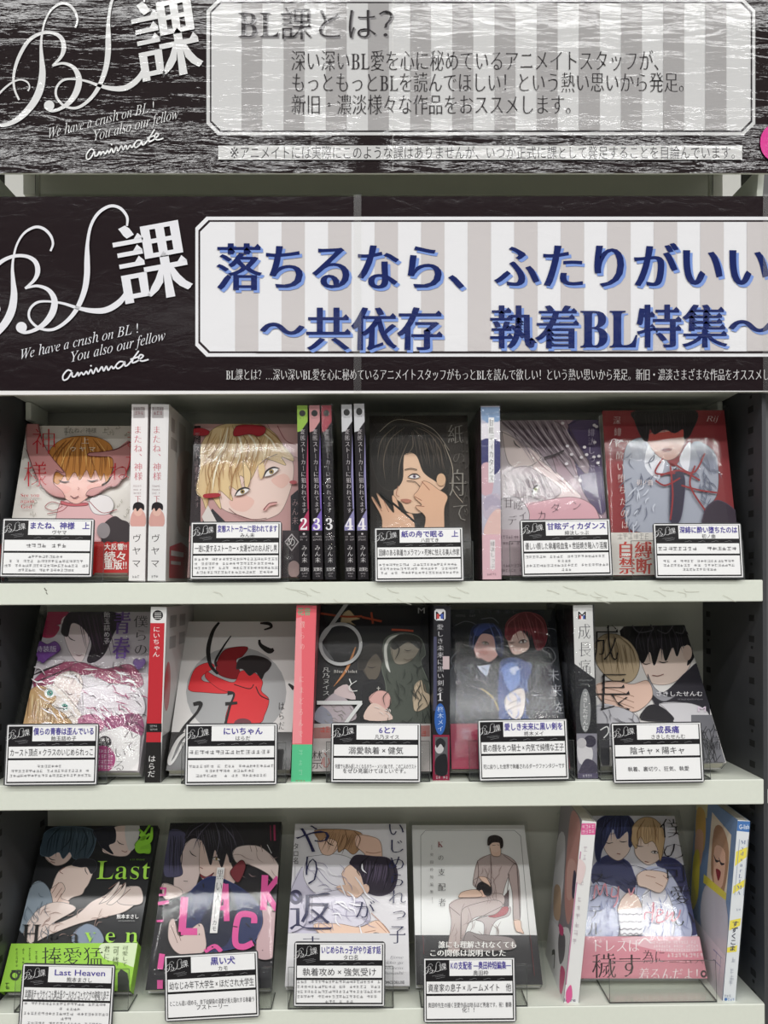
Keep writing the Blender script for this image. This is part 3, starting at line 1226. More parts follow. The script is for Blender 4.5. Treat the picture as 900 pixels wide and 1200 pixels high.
def art_b(a):
    random.seed(2)
    a.r('#c79a98', -50, 100, 620, 900)
    a.p('#d8aaa8', '380,150 640,150 640,420 560,330 470,290 420,220')
    a.l('#a05a5c', '430,160 470,230 520,250', 4)
    a.r('#2e2428', -40, 160, 62, 640)
    a.p('#efd2c8', '200,420 260,330 350,260 460,270 505,340 500,440 455,560 400,600 330,612 250,590 170,560 130,500')
    a.p('#ecc0b4', '200,520 260,490 320,520 280,570 220,560', True, False)
    a.p('#ecc0b4', '400,420 460,390 490,420 450,460', True, False)
    a.p('#e3c595', '40,470 60,360 65,250 130,170 230,145 330,150 410,190 455,250 500,300 505,330 450,310 470,350 400,325 350,330 300,420 250,400 260,480 200,450 215,520 150,470 160,560 110,500 90,560 70,510')
    a.strands('#c39a62', 120, 200, 420, 220, 20, -50, 170, 4.0, 14)
    a.strands('#f3dfb6', 150, 190, 400, 210, 14, -30, 140, 5.0, 14)
    a.strands('#a87748', 90, 320, 260, 330, 9, 10, 140, 3.0, 12)
    a.ls('#a5784a', 5, '185,165 150,260 90,330 65,400', '200,165 190,260 130,360 90,480', '215,160 240,260 200,380 210,440', '230,160 290,250 280,340 300,420', '260,150 340,230 360,300', '300,150 400,220 450,300', '340,150 430,220 490,310', '120,180 90,260 70,300', '150,250 100,370 110,450 90,560', '180,330 150,420 165,520', '250,320 215,420 200,520', '320,260 300,370 260,450')
    a.ls('#f6ead0', 8, '195,170 170,270 110,350', '225,170 260,260 235,360', '250,160 320,240 330,310', '290,155 390,220 430,290', '160,300 130,400 120,480')
    a.ls('#c99f68', 6, '140,200 90,290 80,350', '240,250 260,330 230,410', '360,190 430,250 470,310', '300,300 320,350 295,410', '100,440 90,500 100,550')
    a.p('#e3c595', '268,330 300,380 300,430 280,470 272,420', True).p('#e3c595', '350,320 372,372 352,420 340,370', True)
    eye(a, 400, 385, 1.45, -0.42, '#9a8048')
    eye(a, 262, 480, 1.35, -0.35, '#9a8048')
    a.l('#5a3030', '345,350 380,322 430,300', 3)
    a.p('#e0a8a4', '365,560 395,535 428,530 425,540 395,548 372,572', True, False)
    a.l('#6c2c30', '365,568 392,536 430,530', 4)
    a.l('#6c3a3a', '200,560 240,590 310,612 380,606', 3)
    a.p('#2c2a30', '60,640 100,590 120,560 160,600 200,640', False)
    a.p('#ddd4cf', '70,600 100,545 150,640 90,640', False)
    for P in ('10,185 60,175 105,190 95,210 50,212 15,205', '220,195 240,165 300,160 370,170 370,200 340,215 300,205 230,215', '82,492 150,487 152,504 85,510'):
        a.p('#a8202e', P)
    a.p('#25222b', '495,500 530,470 540,800 495,800', False)
    a.e('#b8555c', 507, 435, 18, 9)
    a.r('#40363c', 455, 665, 560, 900)
    a.p('#c9bfc2', '465,720 500,680 535,720 500,765', False)
    a.p('#40363c', '472,720 500,688 528,720 500,756', False)
    a.e('#b59a98', 510, 850, 30, 40)


def let_b(a):
    a.tv('変態ストーカー', 34, 195, 62, 420, '#a48d90', 'm')
    a.tv('に狙われてます', 34, 330, 62, 560, '#8d7478', 'mt')
    a.t('め', 475, 690, 520, 745, '#e8e2e2', 'g')
    a.tv('みん未', 500, 510, 532, 640, '#b99a9c', 'mt')


lean_book('comic with a large blond head resting sideways and small red strips', (219.5, 679), (351, 679), 497, 0.012, 12, 0.013, CB, '#c79a98', '#c08f92', art_b, None, M_WRAP_SOFT, let_b)


def sp_stalk(x0, x1, top, num, ca, cb, sp):
    def dr(a):
        a.r('#201c20', x0, 40, x1, 900)
        w = x1 - x0
        a.p(ca, [(x0, 40), (x1, 40), (x1, 140), (x0 + w * .35, 185), (x0, 190)], False)
        a.e('#3a3a3a', (x0 + x1) / 2, top + 38, w * .3)
        a.dashes(x0 + w * .2, top + 58, x1 - w * .2, top + 64, '#555555')
        a.p(cb, [(x1, 200), (x1, 560), (x1 - w * .12, 560), (x1 - w * .2, 400)], False)
        a.p(cb, [(x0 + 2, 640), (x1, 560), (x1, 662), (x0 + 2, 662)], False)
        a.tv('変態ストーカーに狙われてます', x0 + w * .25, 175, x0 + w * .75, 580, '#c9c2c6', 'm', 3)
        a.t(num, x0 + w * .12, 590, x1 - w * .12, 668, '#f0ecef', 'mb')
        a.e('#b9b2b6', (x0 + x1) / 2, 678, 6, 5)
        a.dashes(x0 + w * .1, 688, x1 - w * .1, 696, '#b9b2b6')
        a.dashes(x0 + w * .1, 702, x1 - w * .1, 710, '#b9b2b6')
        a.tv('みん未', x0 + w * .25, 730, x1 - w * .2, 818, '#d8d4d6', 'm')
        a.t('双葉社', x0 + w * .1, 838, x1 - w * .05, 858, '#d8d4d6', 'g')
        a.dashes(x0 + w * .25, 864, x1 - w * .2, 872, '#b9b2b6')
        a.dashes(x0 + w * .3, 878, x1 - w * .25, 884, '#b9b2b6')
    return dr


G5 = [(524, 574, 62, '2', '#8db04a', '#a83a5c', 536, 586, 'slim black spined comic with lime green head and number two'),
      (582, 634, 62, '3', '#c08a8c', '#7a64b4', 600, 650, 'slim black spined comic with pale pink head and number three'),
      (640, 694, 62, '3', '#a3424e', '#242024', 662, 710, 'black spined comic with crimson head and number three, bulky in its plastic'),
      (736, 788, 58, '4', '#c4c4c8', '#8a86b0', 756, 806, 'left of two silver headed black spined comics with number four'),
      (796, 854, 54, '4', '#c4c4c8', '#8a86b0', 818, 868, 'right of two silver headed black spined comics with number four')]
for x0, x1, top, num, ca, cb, bx0, bx1, lab in G5:
    f = lambda x: 220 + x / 4.091
    stand_book(lab, (f(bx0 - 1), 460 + 897 / 4.091), (f(bx1 - 1), 460 + 897 / 4.091), (f(x0), 460 + top / 4.091), 0.0, None, '#201c20',
               lambda a: None, None, '#3a3236', None, M_WRAP if '3' in num and x0 > 620 else None)
    o = bpy.data.objects[[k.name for k in bpy.data.objects if k.name.startswith('spine_lettering')][-1]]
    rt = o.parent
    W_ = max(v[0] for v in rt.children[0].bound_box)
    H_ = max(v[2] if False else v[1] for v in rt.children[0].bound_box)
    # lettering laid out in the spine's own proportions
    fr = Frame(rt.matrix_world.translation, rt.matrix_world.to_3x3().col[0], rt.matrix_world.to_3x3().col[1], W_, H_)
    a = Art(fr, None, 0.0002)
    M0 = a.M
    a.M = (lambda x, y, M0=M0, x0=x0, x1=x1, top=top: M0((x - x0) / (x1 - x0), (y - top) / (897 - top)))
    sp_stalk(x0, x1, top, num, ca, cb, 0)(a)
    bpy.data.objects.remove(o)
    a.build('spine_lettering', M_GLOSS, rt)


def art_c(a):
    random.seed(3)
    a.r('#2b2522', 0, 90, 520, 960)
    a.p('#3a332f', '380,160 520,130 520,700 400,700', False)
    a.p('#e6c0a4', '178,300 235,292 270,330 330,390 370,410 372,450 330,490 290,560 240,580 190,570 165,530 130,500 135,450 165,430 172,360')
    a.p('#2a2624', '20,250 60,180 130,140 220,150 300,170 370,230 400,300 395,390 370,400 345,430 320,420 270,380 235,300 178,296 170,420 120,470 60,440 25,340')
    a.strands('#5b5048', 220, 180, 350, 230, 14, 26, 150, 3.5, 10)
    a.strands('#4a423c', 60, 200, 180, 170, 10, -10, 150, 3.0, 10)
    a.l('#b9ac9c', '60,190 130,135 220,140 320,180 395,280', 2)
    a.l('#b9ac9c', '370,250 410,360 410,460 460,530', 3)
    a.ls('#6b5f54', 5, '235,170 300,200 350,280 360,360', '225,180 280,240 300,330', '215,190 220,260 190,300', '180,170 110,230 80,330 90,430', '140,160 70,230 50,330', '260,165 350,230 385,330', '200,230 160,330 150,420')
    a.ls('#3f3833', 7, '240,200 300,260 340,360', '190,200 130,300 120,420')
    eye(a, 225, 404, 1.0, 0.05, '#8a7c90')
    a.l('#2a2624', '180,372 210,366 240,372', 4)
    a.l('#151313', '190,425 230,430 255,455', 3)
    a.e('#d8b090', 355, 420, 22, 30)
    a.p('#b87a68', '160,516 190,512 214,520 190,532')
    a.l('#b07a66', '150,450 140,490 155,500', 3)
    a.p('#e2b496', '270,425 300,435 340,465 385,500 370,560 362,690 275,690 280,600 240,560 235,545 262,540 225,500 245,470')
    a.l('#9a5c48', '238,545 275,548', 3); a.l('#9a5c48', '228,500 262,520', 3); a.l('#9a5c48', '262,428 300,470', 3)
    a.p('#e2b496', '45,485 80,520 110,560 130,575 120,500 140,510 165,575 220,590 215,690 85,690 70,600 25,515 30,505 70,560')
    a.l('#9a5c48', '80,520 105,575', 2.5); a.l('#9a5c48', '30,510 72,572', 2.5)
    a.l('#141212', '60,480 180,580 260,650', 10)


def let_c(a):
    a.tv('紙', 385, 150, 462, 255, '#8d8780', 'm'); a.tv('の', 405, 280, 475, 350, '#6a645e', 'mt')
    a.tv('舟', 390, 360, 480, 510, '#8d8780', 'm'); a.tv('で', 405, 520, 490, 630, '#8d8780', 'mt')
    a.tv('眠る', 450, 160, 500, 620, '#57514c', 'mt')


lean_book('black comic with a dark haired figure holding a hand to the face', (434.5, 678), (553, 677), 487, 0.012, 9, 0.014, CC, '#2b2522', '#241f1d', art_c, None, M_WRAP_SOFT, let_c)


def sp_deca(a):
    a.r('#c9c4d4', 540, 50, 660, 900)
    a.p('#8aa4c8', '545,70 640,70 640,130 600,160 550,130', False)
    a.p('#ece6ee', '545,150 640,140 640,300 545,290', False)
    a.p('#4a4a78', '548,230 640,240 640,360 590,400 548,350')
    a.p('#d9b2bc', '548,350 600,350 600,480 548,480')
    a.p('#c9bccb', '555,510 600,485 640,500 650,600 600,620 560,590')
    a.p('#b9aec2', '560,520 600,490 640,520 640,560 600,540 570,570')
    a.p('#e8c4be', '590,590 640,560 650,680 560,680')
    a.r('#e6bcc6', 545, 680, 660, 900)
    a.r('#f0eef0', 582, 120, 610, 432)
    a.tv('甘眩ディカダンス', 584, 125, 608, 430, '#3a3438', 'm')
    a.r('#f0e8ea', 590, 706, 614, 848)
    a.tv('緋汰しっぷ', 591, 712, 613, 844, '#4a3e44', 'm')
    a.dashes(575, 866, 625, 876, '#8a6a74')


def side_dark(a):
    a.r('#3e2c33', 0, 0, 1, 1)
    a.p('#57424b', '0.3,0.2 0.8,0.1 0.9,0.5 0.5,0.6')
    a.r('#6d4a58', 0, .82, 1, 1)


stand_book('pale lilac spined comic in shiny plastic between the black comic and the grey haired comic', (565.5, 679), (587.5, 679), (563.5, 476), 0.0, CC, '#c9c4d4', sp_deca, 'l', '#3e2c33', side_dark, M_WRAP)


def art_d(a):
    # drawn in the crop of the right half of the top row
    random.seed(4)
    a.r('#a78d98', -260, 60, 260, 800)
    a.p('#cdbfc4', '-190,110 -40,110 20,260 40,420 -60,520 -190,500', False)
    a.p('#57486a', '90,130 240,110 240,480 160,420 120,300')
    a.p('#e3cfcf', '-60,250 10,300 50,330 110,390 140,430 60,480 -30,420')
    a.p('#e9d7d4', '-180,160 -120,190 -60,230 -20,260 -70,300 -150,290')
    a.p('#a08e98', '-190,110 -60,105 40,120 110,190 170,280 160,330 90,250 130,360 60,280 20,240 40,330 -30,240 -110,180')
    a.strands('#5f4e59', -150, 125, 40, 125, 20, 90, 150, 3, 14)
    a.strands('#b3a2ac', -160, 150, 20, 140, 14, 100, 130, 3, 14)
    a.p('#b9a9ae', '-170,330 -90,300 -10,340 60,400 0,440 -80,420 -150,430')
    a.strands('#6d5c66', -150, 340, -20, 340, 14, 30, 90, 3, 12)
    for i in range(16):
        x = -180 + i * 17
        a.ls('#5c4c58' if i % 2 else '#cfc2c8', 3.5, [(x, 112), (x + 60, 170 + i * 4), (x + 130, 240 + i * 6)])
    for i in range(12):
        x = -165 + i * 13
        a.ls('#6f5f68' if i % 2 else '#d8ccd0', 3, [(x, 322), (x + 30, 380), (x + 20 + i * 4, 440)])
    a.ls('#8a5a66', 3, '-60,250 -20,300 20,330', '-30,420 30,450 90,450', '40,350 80,380 110,420')
    eye(a, -45, 400, 0.9, -0.9, '#9aa06a')
    lidded(a, -120, 215, 0.9, 0.8)
    a.p('#d9a6b0', '-110,470 0,440 120,430 200,480 180,560 -120,560')
    a.p('#cfc6cb', '-190,440 -120,430 -70,500 -110,600 -190,600')
    for i in range(16):
        a.e('#e9e0e6', random.uniform(60, 230), random.uniform(120, 400), 7, 6)
    a.l('#3a2e34', '-10,270 40,255 70,240', 7)
    a.r('#c6b0b8', -260, 560, 260, 800)


def let_d(a):
    a.tv('緋汰しっぷ', 165, 150, 195, 330, '#bdb2c6', 'm')
    for c, x, y in (('甘', -175, 430), ('眩', -135, 440), ('デ', -160, 500), ('ィ', -120, 480), ('カ', -40, 480), ('ダ', 15, 450), ('ン', 100, 440), ('ス', 170, 410)):
        a.tv(c, x, y, x + 40, y + 45, '#54454e', 'mt')
    for y in (585, 610, 700, 720):
        a.dashes(-200, y, -100, y + 12, '#6d5a62')


lean_book('mauve comic with two grey haired heads close together on the top row', (586, 678), (716.5, 676.5), 492.5, 0.014, 14, 0.014, CD, '#a78d98', '#77606c', art_d, None, M_WRAP_SOFT, let_d)


def art_e(a):
    random.seed(5)
    a.r('#8c3337', 200, 40, 860, 800)
    a.p('#a7aab8', '310,300 330,210 400,185 470,250 520,300 600,200 680,240 698,320 690,420 640,480 640,560 350,560 320,420')
    a.p('#8c90a2', '600,215 680,250 690,330 640,300', True)
    a.p('#e6e6ee', '420,210 480,250 460,350 400,300', True)
    a.p('#e6e6ee', '585,200 575,320 540,270', True)
    a.p('#e0b5a8', '410,170 560,150 558,210 530,260 490,275 450,255 420,215')
    a.p('#c4554e', '410,170 560,150 560,180 410,200', False)
    a.p('#231e20', '360,75 600,70 590,160 560,190 555,150 520,165 480,150 440,170 420,150 410,200 385,180 360,120')
    a.strands('#3d3538', 390, 85, 570, 85, 12, 5, 80, 3)
    a.p('#8a4440', '465,232 490,226 510,232 488,243')
    a.scribble('#6f7386', 330, 230, 440, 540, 22, 60, 4, 1.9)
    a.scribble('#6f7386', 590, 230, 680, 460, 22, 60, 4, 1.2)
    a.scribble('#c9ccd8', 330, 260, 460, 540, 12, 50, 6, 1.8)
    a.p('#363043', '505,330 545,320 560,380 540,520 500,520')
    for P in ('470,270 440,330 520,330', '500,280 590,330 640,250', '460,340 540,320 620,360', '500,300 510,420 500,520', '545,380 620,400 690,410', '600,300 580,380 640,480', '440,360 480,380 540,350'):
        a.l('#8f2f33', P, 7)
    a.p('#3a2e3c', '640,480 690,440 760,480 800,560 640,560')


def let_e(a):
    for i, c in enumerate('深緋に酔い堕ちたのは'):
        a.tv(c, 268 + i * 3.6, 98 + i * 47, 300 + i * 3.6, 136 + i * 47, '#d8c4c0', 'm')
    a.t('Rij', 645, 95, 695, 125, '#d6b8b4', 'it')
    a.t('初ノ曲', 362, 355, 430, 382, '#ead8d4', 'm')


def band_e(a):
    a.dashes(285, 576, 410, 600, '#9a9592')
    a.t('自縛', 283, 605, 425, 678, '#c2463e', 'mb')
    a.t('禁断', 290, 672, 425, 742, '#c2463e', 'mb')


lean_book('deep red comic with a white shirted figure and red cords', (719, 677), (868, 676), 481, 0.012, 12, 0.015, CD, '#8c3337', '#7a2a30', art_e, (572, '#d8d2cc', band_e), M_WRAP_SOFT, let_e)


# ---- middle row
CE, CF, CG, CH, CI = (0, 700, 3.913), (190, 700, 3.913), (340, 700, 3.913), (500, 700, 3.913), (660, 700, 3.75)


def art_f(a):
    random.seed(6)
    a.r('#cfc6cc', 0, 0, 760, 900)
    a.p('#b03058', '185,70 310,65 300,110 230,135 170,120', True)
    a.p('#b03058', '160,150 270,130 250,180 200,185', True)
    a.p('#ecd9dc', '280,110 330,80 420,110 400,240 370,300 330,270 300,200')
    a.p('#251a28', '280,160 300,90 350,62 480,62 560,90 520,170 480,260 430,300 400,290 420,210 380,140 330,120 310,180')
    a.strands('#4a2f4a', 350, 80, 500, 80, 12, 40, 170, 3)
    lidded(a, 330, 190, 0.9, 0.6)
    a.l('#7a3a50', '350,265 365,270 375,262', 3)
    a.p('#a4476a', '160,330 260,300 380,300 480,330 600,310 660,400 560,420 420,360 300,370 170,430')
    a.p('#d9cfd6', '140,320 200,290 300,290 200,340 130,400')
    a.l('#33242c', '150,360 220,330 300,300', 9, True, True)
    a.l('#33242c', '140,400 240,360 330,320', 7, True, True)
    a.p('#e6d6d2', '250,380 310,340 370,360 380,430 350,500 300,520 260,460')
    for x in (270, 300, 330):
        a.l('#a58a8c', [(x, 400), (x + 20, 360), (x + 28, 350)], 3)
    a.p('#eadfd8', '200,420 260,410 330,480 380,560 300,600 220,560')
    a.p('#c7a070', '100,570 120,470 150,420 200,410 260,460 240,500 300,540 320,600 100,640')
    a.strands('#8f6a48', 130, 450, 260, 520, 14, -10, 110, 4)
    a.strands('#e6cfa0', 140, 440, 250, 500, 10, -4, 100, 4)
    for x, y in ((232, 442), (300, 505)):
        a.e('#f0f0ee', x, y, 26, 22); a.e('#4f9a8c', x, y, 14, 14); a.e('#20403c', x, y, 6, 6)
    a.p('#e8e0e6', '380,420 520,400 640,430 660,540 520,560 400,540')
    a.p('#a0507a', '480,560 640,540 650,640 520,620')
    a.p('#c07898', '360,560 440,540 480,600 400,640')
    a.scribble('#3a2a36', 140, 300, 640, 640, 46, 60, 3.5, 0.4)
    a.scribble('#f4eef2', 140, 310, 640, 640, 36, 70, 6, 0.5)
    a.scribble('#b0507e', 380, 330, 660, 640, 26, 50, 5, 0.6)
    a.p('#6d3f8a', '165,250 190,212 225,225 262,212 285,250 230,290 200,310', True)
    a.l('#6d3f8a', '190,270 185,302', 12)
    a.p('#7d5aa0', '615,310 630,290 645,298 665,290 672,312 640,342', True)
    a.p('#e4e0e0', '440,640 560,600 650,640 640,830 430,830', False)
    a.e('#3a3438', 488, 672, 30, 28)
    a.e('#b0447e', 478, 750, 58, 62)


def let_f(a):
    a.t('特装版', 172, 232, 268, 262, '#e4d9ec', 'g')
    a.tv('青春', 530, 70, 610, 300, '#6f4a9a', 'mb', -10)
    a.tv('僕らの', 618, 90, 685, 280, '#2c2430', 'm', 0)
    a.tv('飴玉詰め子', 482, 75, 512, 225, '#e9e2ea', 'g')
    a.tv('は', 515, 300, 580, 345, '#3a3038', 'mt')
    a.tv('歪んで', 575, 540, 650, 720, '#43383f', 'mt', -10)
    a.tv('いる', 530, 690, 590, 810, '#43383f', 'mt', -8)
    a.t('描き', 466, 652, 512, 672, '#f0ecec', 'g'); a.t('下ろし', 462, 672, 514, 692, '#f0ecec', 'g')
    for i in range(4):
        a.dashes(440, 706 + 24 * i, 525, 722 + 24 * i, '#f0dcea')


lean_book('comic with purple title and a black haired head above a blond one', (15.5, 906), (163, 906), 717, 0.004, 29, 0.015, CE, '#cfc6cc', '#bdb3ba', art_f, None, M_WRAP, let_f)


def sp_red(a):
    a.r('#e9e7e6', 660, 40, 770, 900)
    a.e('#2c2a2a', 724, 82, 24, 23)
    for i in range(4):
        a.r('#d9d6d4', 709, 70 + i * 8, 740, 73 + i * 8)
    a.p('#c8303a', [(686, 118), (755, 118), (738, 664), (668, 664)], False)
    a.tv('にいちゃん', 702, 132, 736, 275, '#f4eeee', 'g', -3)
    a.r('#1e1c1c', 660, 578, 742, 618)
    a.dashes(688, 586, 722, 595, '#d8d8d8'); a.dashes(688, 602, 722, 610, '#d8d8d8')
    a.r('#252222', 655, 664, 740, 900)
    a.tv('はらだ', 680, 722, 716, 826, '#f2eeee', 'g', -4)
    a.dashes(680, 850, 722, 860, '#bdbdbd')


def side_grey(a):
    a.r('#c2c0bf', 0, 0, 1, 1)
    for x, y in ((.12, .05), (.12, .17), (.45, .05), (.45, .16)):
        a.r('#8e8d8c', x, y, x + .22, y + .07)
    a.r('#4c4a4a', 0, .72, 1, 1)
    a.e('#b24a50', .1, .45, .1, .14)


stand_book('bright red spined comic with a white head and black foot', (169.5, 921), (188, 921), (177, 711), 0.0, CE, '#e9e7e6', sp_red, 'r', '#c2c0bf', side_grey, M_WRAP_SOFT)


def art_g(a):
    a.r('#dcdad8', -20, 60, 700, 640)
    a.r('#3a3838', -40, 618, 700, 900)
    a.e('#a9aaab', 340, 435, 230, 208)
    # red shapes gathered inside the grey disc
    a.p('#8a1f26', '250,300 290,240 390,228 370,270 340,290 360,360 320,375 255,350')
    a.p('#d8343a', '120,410 150,330 210,300 240,320 185,360 190,385 260,400 300,440 180,436 130,430')
    a.p('#d8343a', '205,340 260,370 330,390 360,340 420,345 460,385 455,430 490,470 470,540 440,580 300,580 305,500 330,450 260,420 200,370')
    a.p('#262022', '340,330 350,290 400,268 460,275 500,300 490,330 470,350 455,376 430,345 400,360 370,330')
    a.l('#3a1416', '430,410 450,450 490,470', 5)
    a.l('#3a1416', '330,400 400,420 420,400', 4)
    a.e('#6c3a44', 370, 580, 40, 24)


def let_g(a):
    k = '#232122'
    a.l(k, '262,116,10 232,160,16 212,240,20 222,310,16 256,352,12', 10)
    a.l(k, '316,178,5 280,230,8 246,290,10 250,318,12', 8)
    a.l(k, '450,120,8 490,122,16 500,138,12 468,150,6', 8)
    a.l(k, '446,196,10 452,220,16 490,246,26 512,240,14', 10)
    a.l(k, '300,440,20 330,445,10 312,500,9 288,590,12', 9)
    a.l(k, '290,490,16 345,485,12', 9)
    a.l(k, '580,398,8 605,420,20', 9)
    a.l(k, '144,492,16 178,488,18 160,530,12 100,600,14 50,690,16', 12)
    a.l('#cfcdcb', '150,600,10 80,650,16 40,730,20 35,765,14 60,740,10 110,650,12 125,700,12', 10)
    a.tv('はらだ', 532, 478, 562, 612, '#3a3838', 'm')


lean_book('white comic with a grey disc, red shape and loose black brush letters', (194.5, 905.5), (340, 905), 728.5, 0.006, 33, 0.015, CF, '#dcdad8', '#d6d4d2', art_g, None, None, let_g, None, 0, M_GLOSS)


def sp_pink(a):
    a.r('#e66a74', 590, 35, 700, 680)
    a.p('#ef959c', '600,100 640,90 640,670 596,670', False)
    a.r('#d0606c', 608, 36, 690, 46)
    a.t('花音', 620, 46, 682, 84, '#7ab28a', 'gb')
    a.tv('僕らの　　にまどろんで', 634, 100, 656, 650, '#f3c6c2', 'm', -10, 0.7)
    a.r('#5cc490', 585, 674, 700, 870)
    for y in (700, 745, 790):
        a.dashes(626, y, 652, y + 24, '#8ed4b0')
    a.dashes(612, 838, 655, 850, '#b85c60')


def side_pk(a):
    a.r('#8d4a50', 0, 0, 1, 1)
    a.r('#8f9a8c', 0, .78, 1, 1)


stand_book('salmon pink spined comic with mint green foot standing in the middle row', (341, 920), (364.5, 920), (347.5, 709), 0.0, CF, '#e66a74', sp_pink, 'r', '#8d4a50', side_pk)


def art_h(a):
    random.seed(8)
    a.r('#262528', 60, 0, 700, 900)
    a.p('#4b5048', '430,200 470,170 540,165 600,190 620,260 600,300 640,420 640,600 430,600 440,420 420,320')
    a.p('#d0cfc9', '430,270 432,220 460,180 520,168 470,190 445,230 450,300 460,345 440,320')
    a.p('#8f8678', '462,215 520,180 590,200 588,250 540,300 480,300')
    a.p('#2b2a26', '460,215 500,172 580,180 605,220 590,235 540,205 480,240')
    a.p('#5f564c', '330,310 360,240 400,235 420,300 400,370 360,375')
    a.p('#2c2826', '310,330 320,250 370,215 415,225 425,300 395,260 360,290 340,330')
    lidded(a, 375, 320, 0.8)
    a.p('#1f1e22', '330,400 420,390 440,500 380,600 320,600')
    a.l('#b9b5ae', '405,410 405,432', 4); a.l('#b9b5ae', '397,418 413,418', 3)
    a.p('#c9b49a', '565,420 600,380 615,430 640,450 630,500 570,520')
    for x in (585, 600, 615):
        a.l('#7c6a58', [(x, 400), (x + 8, 440)], 3)
    for P, c in (('240,80 270,60 300,90 320,100 280,110 300,130 262,118 230,130', '#c9b28c'), ('360,470 400,430 450,440 460,490 420,520', '#d9a9a2'), ('340,560 370,490 420,500 470,560', '#e0c4b8'), ('130,520 200,440 270,480 300,560 160,580', '#b3a6ac'), ('200,440 260,400 300,470', '#cdb9ba'), ('110,560 140,500 190,540 190,590', '#8e8f9c')):
        a.p(c, P)
    for P in ('140,75 250,90 330,88', '330,92 420,112', '372,70 380,122', '465,150 520,152 565,156'):
        a.l('#a94a32', P, 9)
    a.l('#c08050', '300,230 260,330 200,410', 12, True, True)
    a.l('#6a6a6e', '110,160 150,240 200,290', 26, True, True)
    a.scribble('#8f8a86', 150, 490, 290, 565, 14, 40, 3, 0.6)
    a.scribble('#e9dcd6', 380, 500, 450, 560, 6, 30, 4, 0.8)
    a.scribble('#2f332f', 440, 300, 640, 575, 30, 70, 4, 1.4)
    a.ls('#0f0f11', 5, '470,200 500,240 480,290', '560,190 595,230 590,280')
    lidded(a, 540, 245, 0.7); a.l('#6a5a50', '520,285 540,290 560,284', 3)
    a.r('#b2aaa8', 60, 582, 700, 900)
    a.p('#9c6a66', '110,600 640,590 640,640 110,650', False)


def let_h(a):
    g = '#b9b9ba'
    a.l(g, '262,30 215,95 170,160 142,200', 17, False)
    P = [(232 + 92 * math.cos(t * math.tau / 40), 218 + 92 * math.sin(t * math.tau / 40)) for t in range(41)]
    a.l(g, P, 15, False)
    a.l('#d9d9d8', '124,486 330,486', 17, False)
    a.l('#d9d9d8', '326,486 240,600 200,660', 16, False)
    a.tv('と', 255, 365, 318, 445, '#e4e2e0', 'm')
    a.tv('凡乃ヌイス', 148, 322, 184, 455, '#d4d2d0', 'm')
    a.t('Blue Violet', 200, 332, 308, 352, '#c9c4be', 'm')
    a.t('M', 582, 45, 620, 82, '#b9b8ba', 'gb')
    a.tv('禁', 100, 700, 150, 795, '#3a3434', 'm'); a.tv('心', 142, 705, 185, 790, '#b24a40', 'm')
    a.dashes(140, 596, 190, 622, '#c24a40')
    a.dashes(604, 612, 636, 640, '#b24a40')


lean_book('dark comic with a big ring shaped grey numeral and a hooded figure', (365.5, 904.5), (505.5, 904.5), 709, 0.004, 20, 0.016, CG, '#262528', '#1d1c1f', art_h, None, M_WRAP_SOFT, let_h)


def sp_love(a):
    a.r('#232126', 640, 30, 740, 640)
    a.r('#4c4c66', 650, 180, 672, 520)
    a.r('#c9b5b8', 700, 270, 730, 330)
    a.p('#e6e4e8', chamfer(662, 54, 712, 106, 8), False)
    a.t('M', 664, 56, 710, 108, '#2a2326', 'gb')
    a.r('#c04a4a', 672, 76, 684, 98); a.r('#4a60b0', 690, 76, 702, 98)
    a.tv('愛しき未来に黒い剣を', 672, 120, 704, 440, '#d2ced2', 'm', 2, 0.9)
    a.t('1', 672, 430, 702, 480, '#e6e2e6', 'm')
    a.e('#3464b4', 688, 558, 26, 72)
    a.tv('柊木メイ', 674, 498, 704, 616, '#cfe0f4', 'm')
    a.r('#8c2440', 640, 630, 740, 900)
    a.r('#5d5c60', 664, 640, 722, 812)
    a.e('#c9c6c8', 684, 690, 20, 26); a.p('#2a282c', '668,660 690,645 712,665 705,690 690,672 672,690'); a.p('#202024', '668,740 715,720 718,810 668,810')
    a.dashes(668, 819, 722, 831, '#e6e2e6')
    a.dashes(668, 838, 722, 846, '#d8a8b4')


stand_book('black spined comic with a blue oval and dark red foot between two wrapped covers', (507, 919.5), (526.5, 919.5), (508.5, 710), 0.0, CG, '#232126', sp_love, None, '#2c2a30', None, M_WRAP_SOFT)


